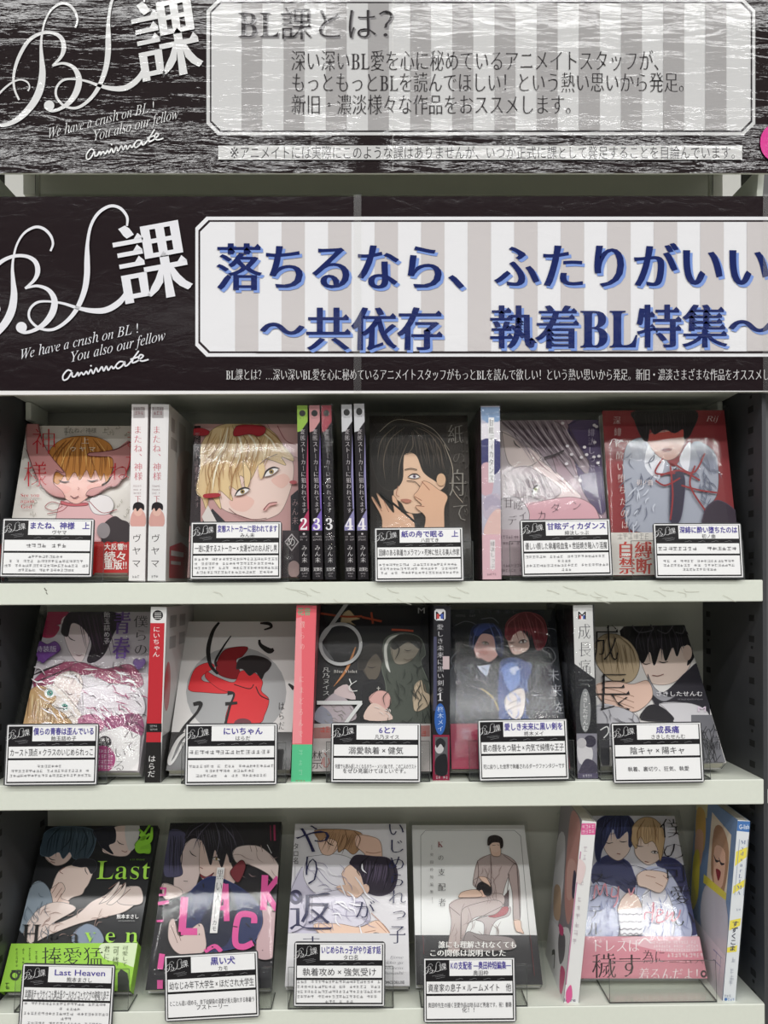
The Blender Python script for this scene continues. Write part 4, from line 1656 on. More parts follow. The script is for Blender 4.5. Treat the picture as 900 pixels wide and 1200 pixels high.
def art_i(a):
    random.seed(9)
    a.r('#22242a', 80, 30, 760, 900)
    for P in ('130,130 180,110 230,130 210,160', '250,100 300,95 330,120', '540,140 590,150 600,190', '490,250 560,230 590,280 540,330', '500,350 570,320 600,380', '150,240 110,290 140,330'):
        a.l('#6e7078', P, 3)
    a.p('#e0b4ae', '210,200 250,160 310,180 330,250 300,290 250,300 222,260')
    a.p('#272c4a', '195,210 210,140 260,120 320,130 350,190 345,270 320,250 310,190 290,170 250,170 225,210 212,240')
    a.p('#3c4a86', '215,150 260,122 310,132 270,150 230,180', True, False)
    a.p('#e0c0b6', '372,170 420,150 460,180 470,230 440,255 400,262 375,220')
    a.p('#6e2730', '360,180 365,120 410,80 470,70 530,95 552,160 540,220 505,240 480,170 440,150 400,170 380,200')
    a.strands('#95434a', 390, 100, 520, 100, 12, 20, 90, 4)
    eye(a, 268, 212, 0.6, 0.3, '#8a7a50'); lidded(a, 318, 240, 0.6, .4)
    eye(a, 440, 205, 0.7, -0.1, '#7a5a50'); lidded(a, 390, 208, 0.6)
    a.p('#d9a098', '240,245 270,240 280,260 250,266', True, False)
    a.l('#8a4a48', '240,278 256,284', 3); a.l('#8a4a48', '385,240 400,243', 3)
    a.p('#34363e', '110,330 200,280 290,310 330,420 330,590 110,590')
    a.p('#3d5086', '330,330 370,280 440,290 480,350 470,590 340,590')
    a.p('#6a86c4', '345,330 400,300 430,380 380,430')
    a.p('#bcc6da', '230,320 290,310 275,370', False)
    a.p('#c9d0e4', '380,330 420,320 400,360', True)
    a.l('#d9c48a', '250,420 300,460 330,520', 4)
    a.p('#e3d8d4', '360,460 420,420 450,440 440,540 400,560 365,520')
    for y in (450, 475, 500):
        a.l('#8e8488', [(370, y + 20), (400, y + 5), (432, y - 6)], 3)
    a.p('#2b2d36', '470,360 600,320 640,590 470,590')
    a.scribble('#6b6f80', 120, 320, 330, 580, 34, 60, 3, 1.2)
    a.scribble('#7f98d4', 340, 290, 470, 580, 22, 60, 4, 1.5)
    a.scribble('#5a5d6a', 470, 330, 620, 580, 26, 60, 3, 1.8)
    a.ls('#55649c', 4, '240,130 215,190 212,240', '280,125 300,170 320,240', '300,125 335,180 342,250')
    a.ls('#a8585c', 4, '420,85 370,130 365,180', '450,80 470,130 500,220', '480,80 530,130 540,210')
    a.r('#96304a', 80, 585, 760, 900)


def let_i(a):
    a.t('愛 し き 未 来 に', 190, 62, 420, 82, '#5f6068', 'm')
    a.dashes(130, 86, 222, 96, '#85868c')
    for c, x, y in (('未', 550, 330), ('来', 560, 400), ('愛', 150, 600), ('剣', 250, 610), ('を', 580, 480)):
        a.tv(c, x, y, x + 55, y + 65, '#b9bac4', 'mt')


lean_book('black and crimson comic with two close heads under crinkled shining wrap', (529, 905), (667, 905), 714.5, 0.004, 24, 0.016, CH, '#22242a', '#1b1c21', art_i, None, M_WRAP, let_i)


def sp_grow(a):
    a.r('#2c2c30', 660, 30, 800, 900)
    a.p('#dcdad9', '664,34 760,34 770,372 672,300', False)
    a.p('#f2f0f0', chamfer(690, 56, 734, 104, 8), False)
    a.t('M', 690, 56, 734, 106, '#222022', 'gb')
    a.r('#c04a4a', 700, 82, 708, 100); a.r('#4a60b0', 716, 82, 724, 100)
    a.tv('成長痛', 692, 115, 752, 360, '#4a4850', 'mt', 4)
    a.dashes(695, 376, 760, 384, '#9a9a9c'); a.dashes(705, 394, 745, 400, '#9a9a9c')
    a.e('#8f9092', 727, 518, 25, 100)
    a.tv('さきしたせんむ', 714, 430, 740, 612, '#eceaea', 'g')
    a.p('#8d8a96', '684,624 780,624 782,812 690,812', False)
    a.p('#d8d4d8', '690,680 720,650 760,700 750,760 700,760'); a.e('#3c3848', 748, 660, 28, 28); a.e('#c4c0c4', 710, 668, 22, 24)
    a.p('#4b4658', '700,790 730,740 775,760 775,806 700,806')
    a.r('#5d566e', 690, 806, 790, 830)
    a.dashes(715, 812, 765, 824, '#d8d4e0'); a.dashes(700, 838, 770, 846, '#6d6a72')


def side_blk(a):
    a.r('#1c1b1e', 0, 0, 1, 1)
    a.r('#5a5a60', .55, .34, .75, .8)


stand_book('comic with white and charcoal split spine bearing a grey oval', (677, 919.5), (701, 919), (671.5, 709.5), 0.0, CH, '#2c2c30', sp_grow, 'l', '#1c1b1e', side_blk, M_WRAP)


def art_j(a):
    random.seed(10)
    a.r('#d5d2d0', 60, 60, 800, 900)
    a.p('#e8d3c8', '330,250 360,220 540,220 560,290 520,350 470,380 420,385 380,370 350,310')
    a.p('#1f1d22', '265,130 540,125 580,240 545,300 555,230 520,215 500,260 480,220 450,280 430,220 400,300 380,240 350,290 320,250 280,220')
    a.strands('#3b3740', 320, 140, 520, 140, 14, 20, 110, 3)
    a.e('#e0c6ba', 545, 245, 20, 34)
    a.p('#bda98c', '135,210 180,165 250,170 310,220 335,300 300,370 220,370 150,300')
    a.strands('#8d7a5e', 160, 190, 290, 220, 14, 20, 130, 3)
    lidded(a, 440, 285, 0.9); lidded(a, 365, 292, .8)
    a.l('#7c4a48', '390,345 415,348 440,340', 3)
    a.p('#28262e', '375,380 440,420 540,330 600,300 640,480 620,560 470,560 380,430')
    a.p('#8f8e94', '370,340 400,400 460,440 500,430 440,460 385,420')
    a.p('#d9b8a8', '140,390 220,370 300,385 370,370 390,440 330,500 260,500 170,460')
    for y in (400, 425, 450):
        a.l('#9a7868', [(180, y), (250, y + 18), (310, y + 40)], 3)
    a.p('#b9b8be', '140,480 260,490 330,540 330,640 140,640')
    a.p('#cac8cc', '420,470 560,470 640,520 650,640 520,620 470,520')
    a.p('#232127', '340,540 360,490 400,475 450,500 480,545', True)
    a.p('#6a6a70', '560,520 650,520 720,760 640,780 560,640', False)
    for i in range(14):
        a.l('#2e2e32', [(random.uniform(580, 640), random.uniform(540, 740)), (random.uniform(600, 660), random.uniform(540, 740)), (random.uniform(620, 690), random.uniform(560, 750))], 3)
    a.ls('#45404a', 5, '400,130 370,200 380,290', '430,130 430,200 430,280', '470,130 500,190 500,250', '350,135 320,190 320,245', '520,130 560,190 565,240')
    a.ls('#7c6a4e', 4, '240,175 300,230 320,310', '220,170 240,250 230,340', '190,175 170,250 180,330')
    a.scribble('#77757c', 140, 490, 320, 620, 18, 70, 3, 1.0)
    a.r('#35343a', 130, 560, 200, 900)


def let_j(a):
    a.tv('成', 125, 110, 245, 300, '#232125', 'mt'); a.tv('長', 130, 320, 300, 520, '#232125', 'mt')
    a.l('#57555c', '300,130 330,160 390,150 380,126', 5); a.l('#57555c', '410,150 450,165 480,130', 5); a.l('#57555c', '490,160 520,165 530,140', 5)
    a.t('さきしたせんむ', 402, 418, 610, 442, '#e6e4e8', 'g')
    a.dashes(500, 452, 610, 458, '#8a8890')
    a.t('M', 585, 480, 626, 512, '#d8c8d8', 'gb')
    a.t('人', 640, 560, 675, 600, '#26262a', 'mt'); a.t('痛', 640, 610, 690, 680, '#26262a', 'mt')
    a.l('#d8d8d8', '160,590 190,575 195,600 175,625', 5)


lean_book('comic with a black haired head beside a light haired one and thin brushed letters', (704.5, 903), (851, 899), 733, 0.008, 37, 0.015, CI, '#d5d2d0', '#46454a', art_j, None, None, let_j)

# ---- bottom row
CJ, CK, CL, CM, CN = (0, 940, 3.913), (150, 940, 3.913), (320, 940, 3.913), (470, 940, 3.913), (640, 940, 3.4615)


def art_k(a):
    random.seed(11)
    a.r('#222326', 0, 80, 760, 1000)
    a.p('#e6cdc4', '205,250 215,200 300,190 330,240 300,280 250,290', True)
    a.p('#3d4c58', '185,240 195,160 240,120 330,112 430,130 435,200 400,260 340,260 320,230 290,260 270,230 230,250 210,250')
    a.strands('#22303a', 240, 130, 410, 140, 14, -20, 110, 4)
    a.p('#e4ccc4', '470,215 520,120 600,110 640,130 600,230 560,250 500,240')
    a.p('#20202a', '430,130 520,115 530,180 500,200 520,240 470,210 450,180')
    a.p('#c9c6c4', '575,110 640,108 625,200 590,220', True)
    a.p('#e8d2c8', '240,390 270,320 330,290 410,290 430,310 410,370 390,400 375,425 330,440 290,470 240,460')
    a.p('#2a2a30', '330,290 360,262 430,265 445,300 420,330 400,300 370,300')
    lidded(a, 398, 318, 0.8, 1.2)
    a.l('#8a5a52', '300,300 275,318 290,330', 3)
    a.p('#e2c8bd', '235,400 280,370 300,400 280,440 320,460 290,490 230,460', True)
    for P in ('270,370 240,420', '285,395 255,440', '285,420 262,460'):
        a.l('#9c786c', P, 3)
    a.p('#8d9aa6', '150,380 200,370 240,440 240,600 100,600 100,500')
    a.p('#e8d6ce', '150,570 250,560 350,520 420,460 480,430 520,400 560,380 560,420 640,440 580,500 480,530 360,560 230,610 140,650')
    a.p('#e8d6ce', '110,600 170,500 260,460 350,490 240,560 150,650')
    a.p('#dccbc4', '560,400 640,390 655,460 600,475 540,460')
    for P in ('500,400 545,368', '520,430 575,372', '545,450 600,400', '470,440 530,420'):
        a.l('#8b6a62', P, 3)
    for P in ('455,470 510,410 548,366 540,400 500,450', '490,470 560,400 578,372 570,420 520,470'):
        a.p('#ecdcd4', P)
    a.p('#8794a8', '340,600 400,560 460,590 470,650 340,650')
    a.ls('#1d2932', 5, '280,120 230,170 215,240', '330,115 320,180 270,230', '380,120 400,180 350,250', '420,130 430,190 400,250')
    a.ls('#6f8290', 4, '260,125 220,180', '350,118 360,190', '400,130 415,190')
    lidded(a, 240, 262, .8, .4); lidded(a, 555, 190, .8, .5)
    a.l('#8a5a52', '560,225 575,232 585,228', 3); a.l('#8a5a52', '235,275 255,282', 3)
    a.scribble('#a88a80', 170, 500, 480, 620, 18, 60, 2.5, -0.5)
    a.scribble('#62707e', 110, 390, 230, 600, 18, 60, 3, 1.2)
    a.p('#86c43a', '620,200 650,170 690,190 690,240 640,230', True)
    a.l('#86c43a', '640,130 660,150 650,170 690,110', 10)


def let_k(a):
    g = '#a3d94e'
    a.l('#8fd03c', '645,150,20 665,165,24 650,180,16 690,150,10', 10); a.l('#8fd03c', '700,120,8 690,180,20 640,200,26 640,230,20 690,225,14', 12)
    a.t('Last', 440, 250, 690, 372, g, 'm', 0.08)
    a.t('H', 95, 540, 190, 665, '#1d1d1d', 'm', 0.08)
    a.t('e a', 215, 570, 370, 660, '#1d1d1d', 'm', 0.05)
    a.t('v e n', 388, 560, 640, 660, g, 'm', 0.05)
    a.t('熊本まさし', 538, 518, 640, 540, '#f0eeee', 'gb')
    a.dashes(545, 546, 630, 552, '#b9b9b9'); a.dashes(600, 266, 670, 272, '#86c43a')


def band_k(a):
    a.r('#9ed44a', 0, 640, 700, 1000)
    a.p('#d8e8c0', '470,655 640,655 640,760 560,740 480,720', True)
    a.t('捧愛猛', 195, 665, 480, 760, '#262a20', 'm')
    for i in range(4):
        [a.dashes(78 + i * 30, 674 + k * 15, 94 + i * 30, 686 + k * 15, '#4a5a28') for k in range(6)]
    for i, s in enumerate(('君に、', '可憐', '可愛して')):
        a.tv(s, 482 + i * 42, 662, 510 + i * 42, 760, '#57663f', 'm', -4)
    a.l('#33402a', '60,790 90,800 100,780 60,780', 8)
    a.e('#2f3a28', 75, 800, 22, 22); a.e('#9ed44a', 75, 800, 12, 12)
    a.p('#2c3226', '545,790 560,770 590,790 600,870 545,880', False)
    a.dashes(32, 834, 64, 862, '#2c3226')


lean_book('black and lime green comic with pale reaching hands and arms', (5, 1166), (153, 1165), 968, 0.014, 38, 0.012, CJ, '#222326', '#1a1b1c', art_k, (652, '#9ed44a', band_k), None, let_k)


def art_l(a):
    random.seed(12)
    a.r('#232025', 60, 70, 760, 1000)
    a.p('#d9c4c0', '240,230 290,170 340,180 370,230 340,290 320,360 300,400 230,420 210,360')
    a.p('#4d4a66', '190,130 260,140 260,200 240,260 250,330 200,345 165,330 170,230')
    a.strands('#2b2838', 195, 150, 250, 160, 12, -6, 170, 4)
    a.p('#dfc4ba', '330,190 360,180 440,220 480,300 500,350 450,400 370,370 330,330')
    a.p('#26222a', '260,170 290,110 380,92 480,110 530,190 500,220 470,280 455,230 430,300 400,220 380,290 360,230 340,180 300,150')
    a.strands('#4b4654', 300, 120, 480, 120, 14, 20, 110, 3)
    eye(a, 405, 262, 0.7, 0.2, '#b08a3c')
    a.p('#8c3a40', '330,330 360,345 395,325 370,352 340,348')
    a.p('#e3cfca', '480,240 500,210 560,200 620,215 690,290 690,380 640,330 560,290 500,280')
    for x in (560, 585, 610):
        a.l('#9a8078', [(x, 200), (x + 8, 230)], 3)
    a.ls('#5a5464', 5, '380,95 330,150 300,220', '400,95 420,170 400,260', '430,100 480,160 500,210', '350,100 300,130 270,170')
    lidded(a, 300, 240, .9, .7); a.l('#8a5a56', '330,300 345,308', 3)
    a.scribble('#46508a', 290, 380, 590, 620, 26, 80, 4, 0.7)
    a.scribble('#a58a88', 480, 220, 690, 370, 10, 60, 2.5, 0.6)
    a.p('#7a3038', '470,320 520,270 540,300 510,370 480,350')
    a.p('#28305a', '250,480 300,400 380,345 470,370 560,430 610,500 610,580 560,650 380,690 270,640')
    a.p('#161a34', '330,560 420,420 470,400 500,520 450,660 350,660')
    a.p('#d6bfb9', '190,560 215,540 240,620 330,560 355,610 350,690 240,700 190,640')
    a.l('#8b706a', '200,570 230,650', 3); a.l('#8b706a', '215,545 245,640', 3)
    a.p('#d6bfb9', '165,375 240,400 250,430 180,450 160,420')
    a.p('#c9a8ac', '590,640 620,560 620,480 690,520 680,700 600,720')
    a.l('#d8d4d8', '640,200 660,240', 3)


def let_l(a):
    p = '#e0559c'
    for P, wd in (('150,400 175,400 172,430 140,430', 12), ('140,470 190,462', 16), ('135,550 165,548', 10)):
        a.l(p, P, wd, False)
    a.l(p, '262,440 250,600', 34, False); a.l(p, '245,598 320,598', 32, False)
    a.l(p, '395,550 425,440 450,380', 26, False); a.l(p, '450,380 455,550', 26, False); a.l(p, '410,490 455,490', 22, False)
    a.l(p, '580,560 575,525 520,520 500,560 495,650 530,668 575,650', 28)
    a.l(p, '630,340 622,500', 30, False); a.l(p, '690,350 635,420', 24, False); a.l(p, '635,420 685,500', 26, False)
    a.l(p, '355,690 400,665 430,690', 20); a.l(p, '160,700 150,770', 26, False); a.l(p, '150,820 150,870', 26, False)
    for i in range(26):
        x, y = random.uniform(240, 680), random.uniform(350, 690)
        a.l('#232025', [(x, y), (x + random.uniform(-20, 20), y + random.uniform(-10, 20))], random.uniform(2, 6))
    a.p('#ece8e8', '412,306 446,306 412,606 378,606', False)
    a.tv('黒い犬', 412, 312, 444, 470, '#2c282c', 'm', -16)
    a.l('#2c282c', '404,480 400,540', 1.5, False)
    a.tv('カモ', 390, 545, 412, 600, '#4c484c', 'g', -4)
    a.l('#a4345c', '673,112 675,184', 9, False); a.l('#8a2c4e', '655,114 657,184', 4, False)


lean_book('black comic with broken hot pink capital letters and a narrow white title strip', (170.5, 1165), (317.5, 1163), 964, 0.014, 38, 0.014, CK, '#232025', '#17151a', art_l, None, M_WRAP_SOFT, let_l)


def art_m(a):
    random.seed(13)
    a.r('#e0dee2', 40, 80, 720, 620)
    a.p('#cac6d8', '130,300 260,260 330,330 330,420 420,470 430,560 200,600 90,600 70,450')
    a.p('#e9e7ee', '160,250 300,240 380,290 330,420 200,420 140,340')
    a.p('#dcd9e6', '180,430 330,400 420,450 410,560 200,580')
    a.l('#9a94ac', '200,300 260,370 320,390', 3); a.l('#9a94ac', '230,470 320,520 400,520', 3)
    a.p('#e9c6b2', '205,170 240,140 300,140 310,190 270,240 230,240 212,210')
    a.p('#b08a68', '190,130 300,125 400,140 410,190 370,240 330,215 300,230 290,180 240,165 215,180')
    a.strands('#7d5d42', 250, 140, 390, 150, 14, -30, 80, 3)
    lidded(a, 262, 190, .9, .6)
    a.p('#e6c0ac', '390,150 480,170 500,230 490,290 440,290 420,240 380,200')
    for y in (230, 252, 272):
        a.l('#a5755e', [(425, y), (460, y + 6), (495, y)], 3)
    a.p('#f0d0bc', '315,330 350,290 400,300 440,390 420,410 380,440 340,400')
    a.p('#37303e', '350,280 380,245 460,250 530,260 570,320 555,400 500,430 440,420 420,390 400,330 370,300')
    a.strands('#5b5066', 430, 270, 540, 300, 14, -20, 110, 4)
    lidded(a, 392, 322, .9, 1.2)
    a.e('#e9c6b2', 425, 400, 16, 22)
    a.p('#e2c2ae', '290,390 370,385 395,430 340,430')
    a.p('#eecdb8', '190,560 300,560 400,575 480,545 540,610 520,620 470,600 420,625 330,635 220,610')
    for P in ('450,510 500,560 540,610', '470,550 520,600', '420,600 470,590'):
        a.l('#b98a74', P, 3)
    a.ls('#6e5037', 4, '280,130 250,165', '330,130 340,180 320,225', '370,135 400,170 380,225', '310,130 290,180')
    a.ls('#1f1a28', 5, '440,250 400,290 395,330', '480,255 450,330 430,390', '520,262 530,330 500,420', '550,290 560,350 530,410')
    a.scribble('#a29cb6', 150, 280, 420, 590, 26, 80, 3, 0.8)
    a.scribble('#f4f3f8', 150, 280, 420, 590, 14, 80, 7, 0.7)
    a.r('#d8d7da', 40, 605, 720, 1000)
    a.p('#c6c2d2', '60,470 120,450 150,560 60,600', True)
    a.e('#3d3a58', 105, 440, 30, 34); a.e('#8f8bb0', 105, 440, 14, 18)


def let_m(a):
    n = '#2b2c50'
    a.tv('や', 95, 95, 275, 250, n, 'm'); a.tv('り', 130, 235, 225, 400, n, 'm'); a.tv('返', 70, 400, 280, 610, n, 'm')
    a.tv('す', 130, 610, 220, 690, n, 'm')
    a.tv('いじめられっ', 520, 90, 605, 555, n, 'm', 8); a.tv('子', 530, 560, 610, 660, n, 'm'); a.tv('が', 372, 450, 470, 545, n, 'm')
    a.tv('タロ名', 92, 192, 120, 290, '#3c3b44', 'g')
    a.l('#77757f', '102,298 102,360', 1.5, False)
    for i, s in enumerate(('Ijime', 'rarekko ga', 'yarikaesu', 'hanashi')):
        a.t(s, 596 - 12 * len(s), 706 + i * 24, 598, 724 + i * 24, '#8b8a90', 'it')
    a.t('COMICS DELUXE', 500, 820, 602, 840, '#3c3b44', 'gb')


lean_book('pale comic with two sleeping figures in white shirts and flowing navy title', (334, 1161.5), (480, 1161), 965.5, 0.018, 38, 0.012, CL, '#e0dee2', '#2b2c50', art_m, None, None, let_m)


def art_n(a):
    random.seed(14)
    a.r('#e2e1df', 40, 90, 700, 640)
    for P in ([(90, 155), (112, 130), (520, 130), (548, 155)], [(90, 155), (92, 620)], [(548, 155), (590, 620)]):
        a.l('#8a8988', P, 2.5, False)
    a.r('#302e30', 40, 610, 720, 1000)
    # sleek tub chair
    a.p('#b7a9a8', '340,540 400,520 480,500 500,480 495,520 430,550 400,640 440,680 330,680 370,640 380,560', True)
    a.p('#a32c38', '400,520 470,480 492,485 480,515 430,530', True)
    a.p('#5c4a4c', '465,440 495,400 495,480 470,480', False)
    c, l = '#b9a7a3', '#5c4a48'
    a.p(c, '350,270 410,240 470,240 530,285 545,400 545,540 515,545 510,420 495,340 465,430 470,460 410,430 340,390 330,360')
    a.p('#ae9b97', '490,330 530,290 545,540 518,545 510,420', True)
    a.p(c, '330,360 360,345 400,350 410,380 350,390', True)
    a.p(c, '220,470 280,440 420,420 470,430 460,480 350,520 300,560 270,680 215,680 230,560')
    a.p(c, '275,510 300,480 420,450 465,470 430,515 340,530 300,580 280,680', True)
    for P in ('350,270 355,330 340,390', '410,245 412,330 410,420', '495,330 485,430', '275,510 270,680', '300,560 460,480', '530,290 545,540', '220,480 270,520', '470,245 530,290'):
        a.l(l, P, 2.5)
    a.scribble('#8f7b77', 225, 460, 460, 660, 16, 70, 2.5, 1.7)
    a.scribble('#8f7b77', 360, 270, 500, 440, 14, 60, 2.5, 1.7)
    a.p('#e3c0ac', '515,545 545,545 552,580 562,605 545,600 525,590')
    a.p('#e3c0ac', '408,205 450,200 455,245 430,252 412,240')
    a.e('#e6c6b4', 432, 200, 26, 34)
    a.p('#2a2324', '396,200 400,165 432,155 462,170 466,205 455,215 450,190 420,188 405,200')
    lidded(a, 425, 200, .4); lidded(a, 447, 198, .4)
    a.e('#e0b8a6', 372, 415, 30, 24)
    a.p('#251f22', '345,400 355,375 390,365 412,385 412,425 385,430 370,405 352,412')
    a.p('#e3c0ac', '262,440 280,415 345,405 370,435 300,440')
    a.p('#e3c0ac', '355,345 390,350 410,390 395,380 370,365')
    a.p('#8f8483', '280,680 300,600 360,610 480,620 520,640 500,680', True)
    a.l(l, '330,615 380,640 460,640', 2.5)


def let_n(a):
    a.tv('K', 162, 178, 196, 215, '#8c2c34', 'm'); a.tv('の', 168, 242, 196, 275, '#3a3638', 'm'); a.tv('支', 168, 306, 202, 344, '#3a3638', 'm')
    a.tv('配', 168, 372, 204, 414, '#3a3638', 'm'); a.tv('者', 170, 442, 206, 484, '#3a3638', 'm')
    for i, c in enumerate('奥田枠短編集'):
        a.tv(c, 132, 236 + i * 34, 148, 254 + i * 34, '#6a6668', 'm')
    a.l('#8a8688', '140,200 140,222', 1.5, False); a.l('#8a8688', '142,440 144,468', 1.5, False)
    a.t('誰にも理解されなくても', 170, 640, 530, 675, '#f2efec', 'mb')
    a.t('この関係は説明でした', 128, 678, 480, 712, '#f2efec', 'mb')
    a.l('#6c2c30', '100,612 104,700', 2, False); a.l('#6c2c30', '590,612 610,800', 2, False)


lean_book('white comic with a thin frame and a figure in a grey suit seated', (488, 1161.5), (636, 1161), 967, 0.019, 39, 0.012, CM, '#e2e1df', '#c9c8c6', art_n, None, M_WRAP_FAINT, let_n)


def sp_libre(a):
    a.r('#eceaea', 50, 40, 220, 860)
    a.r('#e0619a', 142, 86, 200, 132)
    a.dashes(146, 92, 196, 106, '#f6e2ec'); a.dashes(146, 112, 196, 126, '#f6e2ec')
    a.l('#c98aa8', '140,200 120,360 100,560 80,740', 5)
    for i in range(12):
        a.dashes(152 - i * 4, 180 + i * 34, 178 - i * 4, 200 + i * 34, '#cbbec6')
    a.t('libre', 72, 790, 120, 810, '#5a4a78', 'g')
    a.p('#e0619a', '80,770 100,740 105,790 85,815', True)
    a.p('#e6d0d0', '130,230 160,260 140,330 110,300', True)


def side_libre(a):
    # the right edge is the spine
    a.r('#8b8389', 0, 0, 1, 1)
    a.p('#c98f88', '0.55,0.02 1,0.05 1,0.45 0.85,0.6 0.6,0.5 0.5,0.25')
    a.p('#d9a9a0', '0.6,0.3 0.95,0.25 0.95,0.42 0.7,0.48')
    a.p('#30264c', '0.88,0.30 1,0.3 1,0.42 0.9,0.42')
    a.p('#dcd8dc', '0,0.3 0.35,0.2 0.5,0.45 0.4,0.75 0,0.8')
    a.p('#c9a68a', '0.1,0.55 0.4,0.5 0.5,0.65 0.2,0.7')
    a.p('#ece8ea', '0,0.78 0.5,0.7 1,0.62 1,1 0,1', True)
    a.p('#6c666c', '0.55,0.72 0.8,0.68 0.85,0.78 0.7,0.86 0.55,0.8')
    a.p('#d84a80', '0.5,0.68 0.7,0.66 0.7,0.7 0.55,0.72')
    a.p('#d84a80', '0.75,0.86 0.95,0.84 0.9,0.97 0.78,0.97')
    a.l('#2a2428', '0.3,0.9 0.42,0.87 0.46,0.95', 0.03)


stand_book('tilted comic with a white spine, pink head and mauve and peach left cover', (660.5, 1177), (677.5, 1176.5), (682, 961.5), 0.0, CN, '#eceaea', sp_libre, 'l', '#8b8389', side_libre, M_WRAP_SOFT, None, -2.5, 0.108)


def art_o(a):
    random.seed(15)
    a.r('#dcdae2', 100, 40, 760, 800)
    a.p('#3d4068', '190,260 250,215 330,240 360,300 380,360 330,370 280,340 190,330')
    a.p('#3d4068', '440,240 520,230 600,330 620,520 560,520 540,380', True)
    a.p('#c6cbe6', '180,340 280,350 300,450 280,560 160,560', True)
    a.p('#c6cbe6', '370,300 480,270 560,400 580,560 380,560', True)
    a.p('#ecebf4', '390,380 470,340 520,460 500,560 390,560', True)
    a.p('#f0d8cc', '225,140 340,120 340,190 310,230 280,235 240,200')
    a.p('#2e3358', '195,150 205,80 260,50 330,55 360,100 350,170 335,180 330,120 290,150 270,110 240,170 225,200 215,250 200,220')
    a.strands('#4d558c', 230, 70, 330, 70, 12, -8, 80, 3)
    a.p('#f2dacd', '360,170 400,130 470,170 470,220 420,255 385,240 360,210')
    a.p('#cfae84', '345,160 350,100 390,65 440,70 478,120 476,180 462,240 450,190 430,160 400,170 380,140 365,190')
    a.strands('#a5825c', 370, 90, 460, 100, 12, 0, 80, 3)
    lidded(a, 255, 165, .7); lidded(a, 312, 160, .7)
    eye(a, 438, 205, .5, .2); lidded(a, 378, 178, .7, .2)
    a.l('#9a5a54', '285,210 300,213', 3); a.l('#9a5a54', '398,242 414,246', 3)
    a.ls('#1c2040', 5, '280,55 230,110 220,190', '300,55 300,110 290,145', '330,60 345,120 335,170', '250,60 210,110')
    a.ls('#8f6b46', 4, '400,70 370,120 370,170', '430,70 440,120 440,165', '460,80 470,140')
    a.scribble('#8f97c4', 170, 350, 300, 540, 20, 70, 3, 1.4)
    a.scribble('#8f97c4', 400, 300, 570, 540, 24, 70, 3, 1.3)
    a.scribble('#23264a', 200, 230, 370, 360, 12, 70, 3, 0.5)
    a.p('#f0d4c6', '365,300 400,280 480,290 490,320 460,370 400,350 370,340')
    for P in ('470,300 490,318', '440,330 470,345', '400,300 440,310'):
        a.l('#b98a78', P, 3)
    a.p('#f0d4c6', '300,400 330,370 370,390 380,450 290,450', True)
    a.p('#f1eff4', '290,440 385,430 390,540 300,545', False)
    for y in (455, 485, 515, 535):
        a.l('#8c8690', [(290 + k * 12, y + (k % 2) * 6) for k in range(9)], 4)


def let_o(a):
    k = '#23212b'
    a.tv('僕の可', 450, 65, 560, 335, k, 'mt', 20); a.tv('愛い', 490, 335, 600, 520, k, 'mt', 8)
    a.tv('マノテル', 170, 280, 235, 550, k, 'mt', -10)
    pk = '#e39aa8'
    for P in ('190,395 200,340 215,380 235,335 245,385', '265,350 262,385 285,380 290,345 285,400 270,430', '330,355 340,380 355,350', '395,480 400,450 430,450 430,410 425,490', '440,470 470,450 450,440 445,490 475,485', '490,445 480,480 510,450 505,485 530,470 540,440'):
        a.l(pk, P, 6)
    a.dashes(240, 400, 285, 412, '#9a94b0')


def band_o(a):
    a.p('#eab9c2', '300,556 640,552 650,600 480,610', True)
    a.t('ドレスは', 180, 556, 375, 615, '#f7e8ea', 'm'); a.l('#f7e8ea', '370,580 395,556 420,575', 6)
    a.t('穢す', 180, 610, 385, 722, '#3a2428', 'm'); a.t('為に', 385, 600, 480, 660, '#3a2428', 'm')
    a.t('着るんだよ！', 370, 672, 640, 732, '#f7e8ea', 'm')
    for i in range(3):
        a.dashes(420 + i * 10, 566 + i * 16, 600 + i * 8, 577 + i * 16, '#fbf0f2')
    a.dashes(486, 616, 632, 632, '#fbf3f4')
    a.t('ユキノヤ', 545, 640, 640, 660, '#4a3438', 'm'); a.l('#8a5a62', '495,652 535,652', 2, False)
    a.e('#3a2a2e', 633, 700, 13, 15); a.e('#d98d9a', 633, 700, 6, 7)


lean_book('comic with pink paper band and two embracing figures behind an empty clear holder', (684, 1155), (827, 1155), 956, 0.033, 33, 0.013, CN, '#dcdae2', '#c9c6d4', art_o, (548, '#d98d9a', band_o), M_WRAP_SOFT, let_o)


def sp_lima(a):
    a.r('#e6e8ec', 700, 60, 840, 840)
    a.p('#4a78b8', '776,76 830,78 827,122 772,116', False)
    a.t('G-lish', 782, 86, 824, 112, '#eef2f8', 'gb')
    a.p('#f2e05a', '770,200 820,180 815,220 765,260', False); a.p('#f2e05a', '760,340 810,310 806,340 756,372', False); a.p('#f2e05a', '745,480 790,470 786,500 742,520', False)
    a.p('#f2e05a', '732,590 775,580 772,606 730,610', False)
    a.tv('MydearLIMA', 788, 150, 812, 378, '#6a76a0', 'm', -20)
    a.l('#9aa2b8', '784,150 764,376', 2, False); a.l('#9aa2b8', '818,150 800,378', 2, False); 
    a.dashes(770, 430, 788, 440, '#8a90a4')
    a.tv('すずくこま', 754, 480, 782, 604, '#4a4c5c', 'gb', -14)
    [a.dashes(750 - i * 2, 628 + i * 24, 774 - i * 2, 648 + i * 24, '#b9bdc8') for i in range(6)]
    a.dashes(722, 780, 752, 790, '#8a90a4')
    a.e('#4a78b8', 728, 798, 6); a.dashes(736, 794, 762, 804, '#4a78b8')


